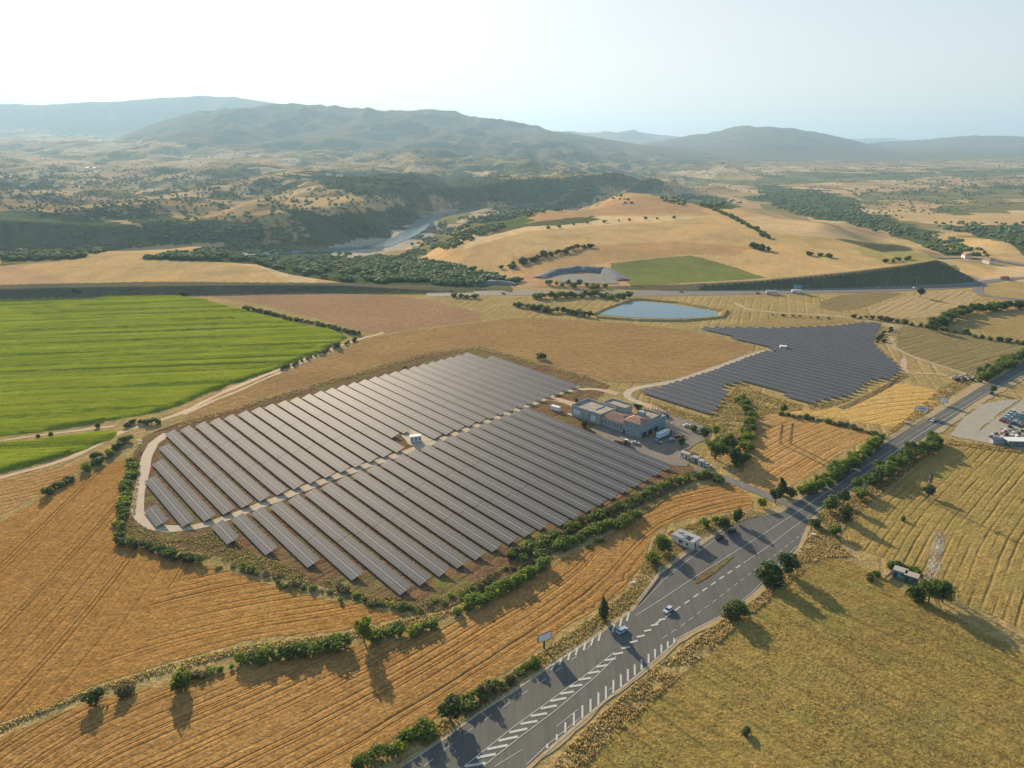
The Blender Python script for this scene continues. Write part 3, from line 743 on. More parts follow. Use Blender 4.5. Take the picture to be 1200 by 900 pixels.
def crop_field(name, poly, mat, h=1.6):
    P = smooth_poly(W(poly), 1); P = densify(P, 3.0, True, 0.7); A = np.array(P)
    # dense leafy top with rows and lodged troughs, edges dropping to the ground
    pts = [Vector(p) for p in P]; nb = len(pts); x0, y0 = A.min(0); x1, y1 = A.max(0)
    c8, s8 = math.cos(R(-8.5)), math.sin(R(-8.5))
    gx, gy = np.meshgrid(np.arange(max(x0, -420), x1, 3.4), np.arange(y0, y1, 2.6)); gx = gx.ravel(); gy = gy.ravel()
    gx = gx + rng.uniform(-1, 1, gx.size); gy = gy + rng.uniform(-.8, .8, gy.size)
    d, _ = pdist(gx, gy, P + [P[0]]); m = pip(gx, gy, P) & (d > 1.2)
    pts += [Vector((a, b)) for a, b in zip(gx[m], gy[m])]
    vo, eo, fo, *_ = mgeo.delaunay_2d_cdt(pts, [(i, (i + 1) % nb) for i in range(nb)], [], 1, 1e-4)
    xy = np.array([(p.x, p.y) for p in vo]); dd, _ = pdist(xy[:, 0], xy[:, 1], P + [P[0]])
    u = xy[:, 0] * c8 + xy[:, 1] * s8 * -1; w = xy[:, 0] * s8 + xy[:, 1] * c8
    low = sstep(0.55, 0.75, vnoise(u / 190 + 4, w / 9.0)) * 0.9
    z = 0.03 + sstep(0.0, 1.4, dd) * (h + 0.35 * fbm(u / 60, w / 2.4, 3) - low * h * 0.55 + rng.uniform(-.25, .25, len(xy)))
    ob = mesh_np(name, np.column_stack([xy, z]), [tuple(f) for f in fo], 3, mat)
    return tag(ob, kind="structure")
crop_field("green_crop_field", CORN1, M_crop)
crop_field("green_crop_field", CORN2, M_crop)
sheet("upper_wheat_field", [(-200, 600), (0, 563), (60, 550), (110, 540), (140, 525), (135, 535), (100, 547), (75, 560), (50, 577), (25, 592), (0, 604), (-200, 680)], Z(3), M_wheatU, 0.5, 5, guide=[(-200, 590), (0, 562), (60, 548), (140, 520)])
sheet("wheat_field", [(-200, 700), (0, 613), (48, 583), (80, 565), (108, 552), (138, 540), (149, 538), (143, 570), (136, 610), (142, 633), (190, 648), (238, 660), (215, 685), (190, 710), (152, 753), (112, 795), (68, 824), (50, 828), (0, 846), (-200, 920)], Z(3), M_wheatL, 0.6, 5, guide=[(-300, 960), (-60, 760), (80, 620), (150, 545)], grid=6, smooth=0)
sheet("wheat_field", [(232, 659), (320, 685), (400, 705), (450, 716), (478, 719), (430, 733), (390, 741), (330, 745), (285, 752), (200, 775), (110, 803), (66, 824), (105, 790), (140, 750), (178, 707), (205, 682)], Z(3), M_wheatL, 0.5, 5, guide=[(40, 840), (110, 806), (200, 778), (285, 755), (390, 744), (480, 722)], grid=6, smooth=0)
sheet("wheat_strip", [(-200, 955), (0, 862), (50, 846), (100, 825), (150, 812), (220, 797), (300, 780), (400, 763), (480, 748), (540, 728), (600, 692), (640, 664), (700, 633), (750, 604), (800, 575), (830, 566), (860, 567), (885, 585), (877, 596), (850, 600), (815, 606), (785, 613), (765, 622), (758, 640), (752, 662), (738, 684), (700, 712), (645, 748), (600, 786), (540, 816), (500, 848), (460, 873), (432, 893), (400, 925), (200, 1000), (-200, 1000)], Z(3), M_wheatB, 0.5, 5, guide=[(200, 1010), (400, 905), (460, 873), (540, 818), (600, 786), (645, 748), (700, 712), (738, 684), (754, 660), (760, 636), (775, 617), (820, 606), (880, 594)], grid=4)
sheet("golden_field", [(958, 479), (985, 478), (1012, 470), (1040, 455), (1052, 449), (1090, 455), (1112, 462), (1105, 470), (1090, 480), (1068, 494), (1054, 501), (1020, 497), (975, 490), (925, 485), (900, 478), (896, 470), (930, 474)], Z(3), M_golden, 0.8, 5, guide=[(900, 480), (1000, 460), (1110, 452)])
sheet("orange_stubble_field", [(885, 490), (900, 484), (930, 487), (975, 497), (1015, 505), (1035, 512), (1010, 517), (990, 528), (965, 545), (945, 560), (920, 573), (905, 577), (880, 575), (858, 560), (866, 530), (874, 505)], Z(3), M_orange, 0.6, 5, guide=[(895, 590), (915, 572), (945, 560), (990, 528), (1010, 517), (1040, 510)], grid=5)
sheet("ploughed_field", [(1055, 381), (1090, 384), (1150, 394), (1200, 402), (1300, 420), (1300, 440), (1200, 415), (1175, 424), (1150, 436), (1137, 438), (1110, 430), (1070, 419), (1052, 409), (1050, 395)], Z(3), M_plough, 0.8, 5)
sheet("tan_field", [(1112, 373), (1150, 370), (1300, 365), (1300, 410), (1200, 399), (1150, 388), (1120, 380)], Z(3), M_tan, 0.8, 5)
sheet("striped_plots", [(1010, 368), (1040, 352), (1075, 342.5), (1150, 341), (1145, 352), (1120, 364), (1090, 372), (1050, 374)], Z(3), M_vine, 0.8, 5)
sheet("olive_meadow", [(955, 356), (990, 344), (1055, 342), (1050, 347), (1010, 362), (975, 366)], Z(3), M_plough, 0.8, 5)
sheet("wedge_field", [(840, 383), (880, 377), (930, 369), (985, 372), (1008, 376), (960, 381), (910, 384)], Z(3), M_tan, 0.6, 5)
sheet("mown_field", [(1112, 519), (1150, 522), (1200, 530), (1500, 600), (1500, 860), (1200, 738), (1140, 712), (1100, 690), (1040, 655), (1000, 642), (985, 622), (1020, 590), (1060, 560), (1085, 535)], Z(3), M_stubR, 0.6, 5, guide=[(900, 740), (985, 640), (1020, 592), (1085, 535), (1140, 490)], grid=8)
sheet("rough_pasture", [(660, 925), (700, 880), (745, 830), (800, 790), (860, 740), (905, 700), (945, 660), (965, 652), (1005, 662), (1040, 683), (1100, 712), (1200, 765), (1500, 930), (1500, 1100), (660, 1100)], Z(3), M_past, 0.6, 5)
# --- tracks
ribbon("farm_track", W([(-60, 575), (0, 560), (30, 553), (60, 545), (95, 533), (118, 521), (132, 507), (150, 501), (175, 497), (210, 487), (240, 470), (270, 456), (310, 440), (350, 424), (395, 406), (430, 395), (450, 390)]), 3.8, Z(4), M_dirt, 0.8)
ribbon("farm_track", W([(215, 486), (240, 474), (280, 458), (320, 440), (360, 423), (400, 407)]), 2.5, Z(5), M_dirt, 0.6)
ribbon("crop_path", W([(-60, 528), (0, 516), (60, 509), (110, 502), (135, 499)]), 2.4, Z(4), M_dirt, 0.5)
ribbon("gravel_track", W([(196, 508), (184, 514), (176, 521), (170, 545), (164, 575), (158, 600), (157, 614), (170, 622), (195, 627), (225, 625), (255, 613), (278, 603), (330, 583), (400, 556), (470, 532), (530, 511), (590, 487), (640, 467), (676, 452)]), 5.2, Z(5), M_gravel, 0.5)
ribbon("gravel_track", W([(640, 467), (662, 467), (680, 478), (700, 490), (735, 508)]), 6.0, Z(5), M_dirt, 0.8)
ribbon("gravel_track", W([(650, 462), (690, 454), (712, 456), (725, 462)]), 5.0, Z(6), M_dirt, 0.8)
ribbon("gravel_track", W([(752, 473), (735, 470), (728, 462), (733, 456), (755, 453), (790, 448), (830, 434), (870, 420), (893, 412), (905, 409), (925, 411)]), 5.2, Z(5), M_gravel, 0.4)
ribbon("gravel_track", W([(752, 473), (768, 480), (785, 488), (800, 500)]), 6.0, Z(5), M_dirt, 0.8)
sheet("transformer_pad", [(468, 508), (490, 500), (512, 513), (490, 524), (478, 520)], Z(6), M_gravel, 0.4, 2)
ribbon("field_track", W([(1046, 380), (1046, 392), (1043, 402), (1048, 409), (1075, 420), (1105, 430), (1130, 437), (1150, 448)]), 5.0, Z(5), M_bank, 1.0)
ribbon("field_track", W([(1046, 382), (1020, 376), (980, 370), (930, 368), (880, 364), (860, 355)]), 4.0, Z(5), M_dirt, 1.0)
ribbon("field_track", W([(1062, 440), (1040, 452), (1012, 468), (985, 479)]), 3.6, Z(6), M_soil, 0.5)
ribbon("field_track", W([(1060, 420), (1058, 435), (1062, 440), (1085, 436), (1110, 440)]), 3.5, Z(5), M_dirt, 0.8)
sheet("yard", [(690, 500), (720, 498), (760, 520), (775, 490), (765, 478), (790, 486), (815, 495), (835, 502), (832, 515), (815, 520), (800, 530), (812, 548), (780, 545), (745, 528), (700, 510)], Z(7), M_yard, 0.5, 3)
ribbon("side_road", W([(815, 549), (850, 560), (875, 570), (900, 582), (925, 592), (945, 600)]), 5.5, Z(7), M_asph2, 0.2)
sheet("gravel_lot", [(1114, 510), (1120, 500), (1132, 487), (1150, 474), (1170, 470), (1195, 468), (1170, 486), (1150, 502), (1138, 515), (1125, 514)], Z(5), M_lot, 0.4, 4, smooth=0)
sheet("car_yard", [(1138, 516), (1152, 502), (1172, 487), (1200, 468), (1300, 430), (1300, 560), (1200, 528), (1165, 520)], Z(4), M_lot, 0.4, 4, smooth=0)
ribbon("soil_strip", W([(600, 640), (640, 615), (700, 588), (760, 560), (800, 548)]), 9.0, Z(5), M_soil, 2.0)
# --- the road
ROAD_L = [(420, 935), (472, 899), (526, 864), (560, 838), (600, 814), (645, 783), (698, 748), (725, 728), (743, 715), (760, 693), (773, 675), (796, 657), (813, 645), (850, 620), (878, 606), (898, 604), (916, 601), (932, 590), (960, 571), (1000, 545), (1040, 519), (1080, 496), (1095, 487), (1150, 453), (1175, 440), (1200, 423), (1240, 400)]
ROAD_R = [(1300, 392), (1250, 412), (1215, 430), (1194, 441), (1170, 455), (1142, 472), (1110, 495), (1080, 515), (1040, 541), (1000, 571), (975, 590), (950, 607), (944, 618), (935, 641), (915, 665), (883, 694), (870, 705), (844, 722), (817, 735), (792, 750), (760, 780), (705, 822), (650, 869), (614, 902), (575, 940)]
sheet("verge", [(440, 950)] + [(x - 6, y - 4) for x, y in ROAD_L[1:-1]] + [(1245, 395), (1310, 396)] + [(x + 5, y + 4) for x, y in ROAD_R[1:-1]] + [(600, 950)], Z(6), M_bank, 0.5, 3, smooth=0)
sheet("road", ROAD_L + ROAD_R, Z(8), M_asph, 0.05, 6, smooth=0)
def mark(name, quads):
    b = MB()
    for qd in quads:
        P = [at(x, y, Z(13)) for x, y in qd]; b.add(P, [(0, 1, 2, 3)])
    ob = b.build(name, M_paint); 
    return tag(ob, kind="structure")
def linequads(pts, wm, dash=None, gap=None):
    P = W(pts); out = []
    pos = 0.0; on = True; rem = dash if dash else 1e9
    segs = []
    for a, b in zip(P[:-1], P[1:]):
        a = Vector(a); b = Vector(b); L = (b - a).length; d = (b - a) / L; s0 = 0
        while s0 < L - 1e-6:
            st = min(rem, L - s0)
            if on: segs.append((a + d * s0, a + d * (s0 + st), d))
            s0 += st; rem -= st
            if rem <= 1e-6:
                on = not on; rem = (dash if on else gap) if dash else 1e9
    return [(p, q_, d, wm) for p, q_, d in segs]
def lines(name, specs, z=13):
    b = MB()
    for pts, wm, dash, gap in specs:
        for p, q_, d, w in linequads(pts, wm, dash, gap):
            n = Vector((-d.y, d.x)) * w / 2
            b.add([(p.x + n.x, p.y + n.y, Z(z)), (p.x - n.x, p.y - n.y, Z(z)), (q_.x - n.x, q_.y - n.y, Z(z)), (q_.x + n.x, q_.y + n.y, Z(z))], [(0, 1, 2, 3)])
    ob = b.build(name, M_paint); return tag(ob, kind="structure")
CL = [(544, 899), (600, 854), (640, 825), (690, 789), (720, 765), (768, 732), (791, 716), (845, 680), (900, 643), (925, 626), (950, 606)]
CR = [(566, 899), (610, 864), (650, 834), (700, 792), (722, 770)]
lines("road_lines", [
    (CL[:5], 0.22, None, None), (CR, 0.22, None, None),
    ([(768, 732), (791, 716), (845, 678), (872, 660)], 0.55, 3.0, 2.4), ([(872, 660), (900, 641), (922, 624), (950, 604)], 0.22, None, None),
    ([(478, 895), (526, 863), (560, 838), (600, 812), (645, 781), (690, 752)], 0.22, None, None),
    ([(497, 899), (540, 864), (595, 826), (640, 796), (700, 752)], 0.18, 3.0, 4.0),
    ([(745, 722), (775, 703), (820, 673), (860, 648), (895, 626), (935, 600), (960, 583), (1000, 556), (1045, 528)], 0.22, None, None),
    ([(617, 897), (640, 875), (680, 842)], 0.2, None, None), ([(580, 899), (640, 862), (680, 830), (720, 805)], 0.16, 9.0, 12.0),
    ([(637, 885), (692, 837), (735, 802), (765, 776), (790, 755), (793, 749), (845, 722), (870, 704), (883, 693)], 0.2, None, None),
    ([(776, 749), (800, 733), (850, 695), (880, 672), (915, 646), (940, 626)], 0.2, 2.5, 2.2),
    ([(883, 693), (912, 663), (934, 640)], 0.2, None, None),
    ([(955, 600), (1000, 566), (1040, 536), (1080, 508), (1120, 484), (1160, 459), (1200, 435)], 0.3, None, None),
    ([(748, 712), (778, 680), (815, 650), (850, 624)], 0.18, None, None),
    ([(1050, 522), (1085, 500), (1150, 460)], 0.15, None, None), ([(980, 588), (1030, 552), (1085, 516), (1140, 478)], 0.15, None, None)])
def bars(A, B, n, w, skew=0.0, e=1.0):
    """hatch bars between two edge lines"""
    a = densify(W(A), 0.5, False); b = densify(W(B), 0.5, False); out = MB()
    for i in range(n):
        t = ((i + .5) / n) ** e; p = Vector(a[min(len(a) - 1, int(t * len(a)))]); t2 = min(1, max(0, t + skew)); q_ = Vector(b[min(len(b) - 1, int(t2 * len(b)))])
        d = (q_ - p).normalized(); nn = Vector((-d.y, d.x)) * w / 2
        out.add([(p.x + nn.x, p.y + nn.y, Z(13.4)), (p.x - nn.x, p.y - nn.y, Z(13.4)), (q_.x - nn.x, q_.y - nn.y, Z(13.4)), (q_.x + nn.x, q_.y + nn.y, Z(13.4))], [(0, 1, 2, 3)])
    return out
b = MB()
def bar4(pairs, w):
    for (x1, y1), (x2, y2) in pairs:
        p = Vector(at(600 + x1 / 4, 675 + y1 / 4)[:2]); q_ = Vector(at(600 + x2 / 4, 675 + y2 / 4)[:2]); d = (q_ - p).normalized(); nn = Vector((-d.y, d.x)) * w / 2
        b.add([(p.x + nn.x, p.y + nn.y, Z(13.4)), (p.x - nn.x, p.y - nn.y, Z(13.4)), (q_.x - nn.x, q_.y - nn.y, Z(13.4)), (q_.x + nn.x, q_.y + nn.y, Z(13.4))], [(0, 1, 2, 3)])
bar4([((-220, 896), (-124, 880)), ((-168, 856), (-76, 838)), ((-116, 816), (-20, 796)), ((-64, 776), (28, 756)), ((-12, 737), (72, 719)), ((40, 697), (120, 683)), ((88, 660), (165, 647)), ((135, 625), (210, 610)), ((180, 590), (255, 575)), ((225, 556), (290, 545)), ((270, 522), (330, 513)), ((312, 490), (370, 481)), ((355, 460), (410, 450)), ((395, 430), (448, 420)), ((435, 399), (485, 390)), ((475, 371), (520, 362)), ((513, 343), (552, 335)), ((552, 315), (588, 307)), ((585, 289), (622, 281)), ((620, 262), (652, 255)), ((652, 236), (686, 229)), ((688, 210), (720, 203))], .8)
up_ = [(165, 790), (210, 745), (250, 690), (290, 645), (330, 610), (368, 580), (405, 550), (440, 520), (475, 490), (510, 465), (543, 440), (575, 418), (607, 393), (640, 368), (670, 345), (700, 325), (730, 310), (760, 295)]
lo_ = [812, 776, 741, 706, 672, 641, 611, 583, 552, 525, 497, 470, 444, 413, 389, 364, 341, 319]
bar4([(u_, (u_[0], l_)) for u_, l_ in zip(up_, lo_)], .55)
bar4([((185, 445), (196, 415)), ((222, 420), (232, 388)), ((262, 398), (272, 362)), ((298, 375), (308, 338)), ((335, 352), (345, 315)), ((370, 328), (380, 293)), ((405, 308), (415, 268)), ((470, 268), (480, 228)), ((505, 240), (515, 200)), ((538, 215), (548, 175))], .6)
tag(b.build("hatch_marks", M_paint), kind="structure")
sheet("traffic_island", [(812, 682), (822, 674), (850, 656), (862, 650), (850, 662), (832, 676), (815, 686)], 0.30, M_soil, 0.1, 1)
# motorway, quarry and roundabout roads
ribbon("motorway", W([(500, 345), (560, 344), (620, 343), (700, 344.5), (800, 344), (900, 342), (1000, 340), (1080, 337.5), (1150, 333)]) , 26, Z(6), M_asph2, 0.0)
ribbon("slip_road", W([(1140, 334), (1150, 331), (1145, 341), (1150, 346), (1175, 350), (1220, 352)]), 9, Z(8), M_asph2, 0)
ribbon("slip_road", W([(1120, 336), (1150, 331), (1180, 327), (1230, 324)]), 12, Z(13), M_asph2, 0)
def terrain_z(x, y): return max(gz(x, y), 0.0) if y < 900 else gz(x, y)
ribbon("far_motorway", [onground(x, y)[:2] for x, y in [(1098, 302.5), (1125, 302), (1160, 304), (1200, 311), (1260, 322)]], 16, 0.9, M_asph2, 0, zfun=terrain_z)
# pond
POND = [(700, 368), (718, 361), (742, 353.5), (750, 353), (790, 357), (846, 366), (838, 372), (800, 373.5), (750, 373), (715, 370)]
s_ = S("pond_water"); s_.set("Base Color", (0.03, 0.12, 0.16)); s_.set("Roughness", 0.12); s_.set("Specular IOR Level", 0.32); s_.bump(s_.noise(s_.geo(), 0.6, 3), 0.08, 0.1)
sheet("pond", POND, Z(7), s_.m, 0.4, 4)
def berm(name, line, w, h, mat):
    P = densify(W(line), 5, False); b = MB(); vs = []
    for i, p in enumerate(P):
        p = Vector(p); a = Vector(P[max(i - 1, 0)]); c = Vector(P[min(i + 1, len(P) - 1)]); d = (c - a).normalized(); n = Vector((-d.y, d.x))
        hh = h * random.uniform(.85, 1.1)
        for o_, z in ((-w / 2, 0.03), (-w / 6, hh), (w / 6, hh), (w / 2, 0.03)):
            vs.append((p.x + n.x * o_, p.y + n.y * o_, z))
    fs = []
    for i in range(len(P) - 1):
        for k in range(3): fs.append((4 * i + k, 4 * i + k + 1, 4 * i + k + 5, 4 * i + k + 4))
    b.add(vs, fs); return tag(b.build(name, mat), kind="structure")
berm("pond_bank", [(694, 369), (712, 361), (738, 352), (750, 351), (795, 355), (850, 365), (845, 372), (800, 376), (750, 375.5), (700, 372)], 9, 1.6, M_dry)
# ================================================================== SOLAR FARM
RZ = R(-49.0); EV = Vector((math.sin(R(139)), math.cos(R(139)))); NV = Vector((-EV.y, EV.x))
def panel_mat():
    s = S("solar_glass"); o_ = s.obj(); x, y, z = s.sep(o_)
    fx = s.math('ABSOLUTE', s.math('SUBTRACT', s.math('FRACT', s.math('DIVIDE', x, 1.14)), 0.5))
    lx = s.math('GREATER_THAN', fx, 0.5 - 0.07)
    vv = s.math('DIVIDE', s.math('ADD', y, 2.55), 1.275)
    fy = s.math('ABSOLUTE', s.math('SUBTRACT', s.math('FRACT', vv), 0.5))
    ly = s.math('GREATER_THAN', fy, 0.5 - 0.04)
    lc = s.math('LESS_THAN', s.math('ABSOLUTE', y), 0.13)
    cell = s.n.new("ShaderNodeTexWhiteNoise"); cell.noise_dimensions = '2D'
    cb = s.n.new("ShaderNodeCombineXYZ"); s.l.new(s.math('FLOOR', s.math('DIVIDE', x, 1.14)), cb.inputs[0]); s.l.new(s.math('FLOOR', s.math('MULTIPLY', vv, 0.5)), cb.inputs[1]); s.l.new(s.rnd(), cb.inputs[2])
    s.l.new(cb.outputs[0], cell.inputs[0])
    big = s.noise(s.geo(), 1 / 25.0, 3)
    base = s.mix(cell.outputs[0], (0.034, 0.040, 0.050), (0.052, 0.056, 0.066))
    base = s.mix(s.mrange(big, 0.3, 0.7), base, (0.060, 0.060, 0.064))
    m = s.math('MAXIMUM', s.math('MULTIPLY', lx, 0.8), s.math('MAXIMUM', s.math('MULTIPLY', ly, 0.6), lc))
    c = s.mix(m, base, (0.31, 0.33, 0.35))
    s.set("Base Color", c); s.set("Roughness", s.mix(m, 0.6, 0.65)); s.set("Specular IOR Level", 0.10)
    return s.m
M_panel = panel_mat()
M_steel = flatmat("galvanised_steel", (0.34, 0.35, 0.36), 0.45, 0.7)
M_dark = flatmat("dark_rubber", (0.02, 0.02, 0.02), 0.8)
TILT_LO, TILT_HI, HALF = 0.75, 2.3, 2.55
def zt(y): return TILT_LO + (y + HALF) / (2 * HALF) * (TILT_HI - TILT_LO)
def panel_mesh(x0, x1):
    b = MB(); t = 0.06
    b.add([(x0, -HALF, TILT_LO), (x1, -HALF, TILT_LO), (x1, HALF, TILT_HI), (x0, HALF, TILT_HI),
           (x0, -HALF, TILT_LO - t), (x1, -HALF, TILT_LO - t), (x1, HALF, TILT_HI - t), (x0, HALF, TILT_HI - t)],
          [(0, 1, 2, 3), (7, 6, 5, 4), (0, 4, 5, 1), (1, 5, 6, 2), (2, 6, 7, 3), (3, 7, 4, 0)])
    return b
ORD = ['first', 'second', 'third', 'fourth', 'fifth', 'sixth', 'seventh', 'eighth', 'ninth', 'tenth', 'eleventh', 'twelfth', 'thirteenth', 'fourteenth', 'fifteenth', 'sixteenth', 'seventeenth', 'eighteenth', 'nineteenth', 'twentieth']
def ordn(i):
    if i < 20: return ORD[i]
    t, u = divmod(i + 1, 10); T = {2: 'twenty', 3: 'thirty', 4: 'forty', 5: 'fifty', 6: 'sixty', 7: 'seventy'}[t]
    return (T.replace('ty', 'tieth') if u == 0 else T + '-' + ORD[u - 1])
def solar_row(s_top, e0, e1, label, group, seg=38.0):
    c = NV * (s_top - 2.55) + EV * e0
    t = empty("solar_row", (c.x, c.y, 0.02), RZ, label, "solar panels", group)
    L = e1 - e0; n = max(1, round(L / seg)); sl_ = L / n
    for k in range(n):
        panel_mesh(k * sl_ + (0.12 if k else 0), (k + 1) * sl_ - (0.12 if k < n - 1 else 0)).build("panel_table", M_panel, t)
    b = MB(); x = 1.5
    while x < L - 0.5:
        for y in (-1.5, 1.5): b.bar((x, y, 0), (x, y, zt(y) - 0.1), 0.06)
        b.bar((x, -2.5, zt(-2.5) - 0.12), (x, 2.5, zt(2.5) - 0.12), 0.05); x += 5.5
    for y in (-1.7, 1.7): b.bar((0.2, y, zt(y) - 0.12), (L - 0.2, y, zt(y) - 0.12), 0.05)
    b.build("support_frame", M_steel, t)
    return t
# the block beyond the track
for i in range(32):
    s_ = 63.6 + 8.18 * i
    e0 = {0: -308, 1: -338, 2: -355.5, 3: -373.6}.get(i, -391.7 - (s_ - 96) * 0.070)
    e1 = -290 if i == 0 else (-283 if i == 1 else -281.5 - (s_ - 80) * 0.073)
    if i in (15, 16): e1 = -306.5 - (i - 15)
    if i == 31: e0 = -388
    lab = f"{ordn(i)} panel row from the gravel bend, beyond the track"
    if i == 0: lab = "shortest panel row, alone by the gravel bend at the left of the farm"
    if i in (15, 16): lab = f"panel row cut short {'beside' if i == 16 else 'just left of'} the white transformer cabin"
    solar_row(s_, e0, e1, lab, "panel rows of the far solar block")
for i in range(23):
    s_ = 80.6 + 8.35 * i
    e0 = -275.6 - max(0, (s_ - 110)) * 0.105
    e1 = {0: -257.4, 1: -240.2, 2: -221.7, 3: -203.6}.get(i, -184.8 if i < 13 else -181.5 - (s_ - 187) * 0.05)
    lab = f"{ordn(i)} panel row from the left in the block nearer the road"
    if i == 0: lab = "shortest panel row of the near solar block, at its left end by the track"
    if i == 4: lab = "panel row whose lower end reaches nearest the wheat strip, with a big dark shadow"
    solar_row(s_, e0, e1, lab, "panel rows of the near solar block")
# the dark field of rows behind the buildings
F2 = [(744, 458), (775, 452.5), (835, 434), (892, 412), (912, 411.5), (896, 405), (850, 392), (812, 384), (860, 383.5), (906, 384.5), (977, 382), (1008, 378), (1032, 378.5), (1023, 395), (1021, 402), (1035, 416), (1044, 422), (1055, 433), (1041, 442.5), (1022, 443), (994, 462), (966, 467), (950, 471), (921, 463), (917, 458), (868, 447), (843, 452), (851, 460), (832, 486), (812, 481.5)]
P2 = W(F2, 1.6); S2 = [Vector(p).dot(NV) for p in P2]; E2 = [Vector(p).dot(EV) for p in P2]
se = list(zip(S2, E2)); cnt = 0; sv = min(S2) + 3
rows2 = []
while sv < max(S2):
    ee = np.arange(min(E2), max(E2), 1.14); ins = pip(np.full(ee.shape, sv - 2.7), ee, se)
    st = None
    for e_, k in zip(list(ee) + [ee[-1] + 1], list(ins) + [False]):
        if k and st is None: st = e_
        if not k and st is not None:
            if e_ - st > 9: rows2.append((sv, st, e_))
            st = None
    sv += 6.9
TALL = len(rows2)
for i, (sv, a, b_) in enumerate(rows2):
    solar_row(sv, a, b_, f"{ordn(i)} panel row from the yard in the dark solar field", "panel rows of the dark solar field", 60)
print("rows2", TALL)

# ================================================================== VEGETATION
def leaf_mat(name, c1, c2, trans=0.25):
    s = S(name); o_ = s.obj(); n = s.noise(o_, 0.9, 3); 
    c = s.mix(s.mrange(n, 0.3, 0.7), c1, c2); r = s.rnd()
    c = s.mix(0.85, c, s.ramp(r, [(0.0, (0.75, 0.8, 0.8)), (0.5, (1, 1, 1)), (1.0, (1.3, 1.15, 0.9))]), 'MULTIPLY')
    s.set("Base Color", c); s.set("Roughness", 0.7)
    t = s.n.new("ShaderNodeBsdfTranslucent"); s.l.new(s.mix(1.0, c, (1.3, 1.4, 0.6), 'MULTIPLY'), t.inputs[0])
    mx = s.n.new("ShaderNodeMixShader"); mx.inputs[0].default_value = trans
    s.l.new(s.b.outputs[0], mx.inputs[1]); s.l.new(t.outputs[0], mx.inputs[2]); s.l.new(mx.outputs[0], s.out.inputs[0])
    return s.m
M_leaf = leaf_mat("leaf_green", (0.085, 0.135, 0.03), (0.15, 0.19, 0.05), .4)
M_leafL = leaf_mat("leaf_light", (0.14, 0.20, 0.035), (0.23, 0.27, 0.06), 0.45)
M_leafD = leaf_mat("leaf_dark", (0.045, 0.08, 0.03), (0.085, 0.125, 0.04), 0.3)
M_leafB = leaf_mat("leaf_brown", (0.11, 0.10, 0.05), (0.17, 0.14, 0.07))
M_bark = flatmat("bark", (0.12, 0.09, 0.065), 0.9)
def crown_np(lobes, n, size, seed):
    r_ = np.random.default_rng(seed); vs = []; 
    L = np.array(lobes)
    w = (L[:, 3] * L[:, 4]); w = w / w.sum(); k = r_.choice(len(L), n, p=w)
    d = r_.normal(size=(n, 3)); d /= np.linalg.norm(d, axis=1)[:, None]
    rad_ = r_.uniform(0.55, 1.12, n) ** 0.8 * (1 + 0.25 * (r_.uniform(0, 1, n) > .88))
    P = L[k, :3] + d * rad_[:, None] * L[k][:, [3, 3, 4]]
    P[:, 2] = np.maximum(P[:, 2], 0.08)
    nn = d + r_.normal(size=(n, 3)) * 0.6; nn /= np.linalg.norm(nn, axis=1)[:, None]
    u = np.cross(nn, r_.normal(size=(n, 3))); u /= np.linalg.norm(u, axis=1)[:, None]; v_ = np.cross(nn, u)
    s_ = size * r_.uniform(0.6, 1.4, n)[:, None]
    Q = np.stack([P - u * s_ * .5 - v_ * s_ * .35, P + u * s_ * .5 - v_ * s_ * .25, P + u * s_ * .4 + v_ * s_ * .45, P - u * s_ * .4 + v_ * s_ * .35], 1).reshape(-1, 3)
    return Q, np.arange(n * 4).reshape(n, 4)
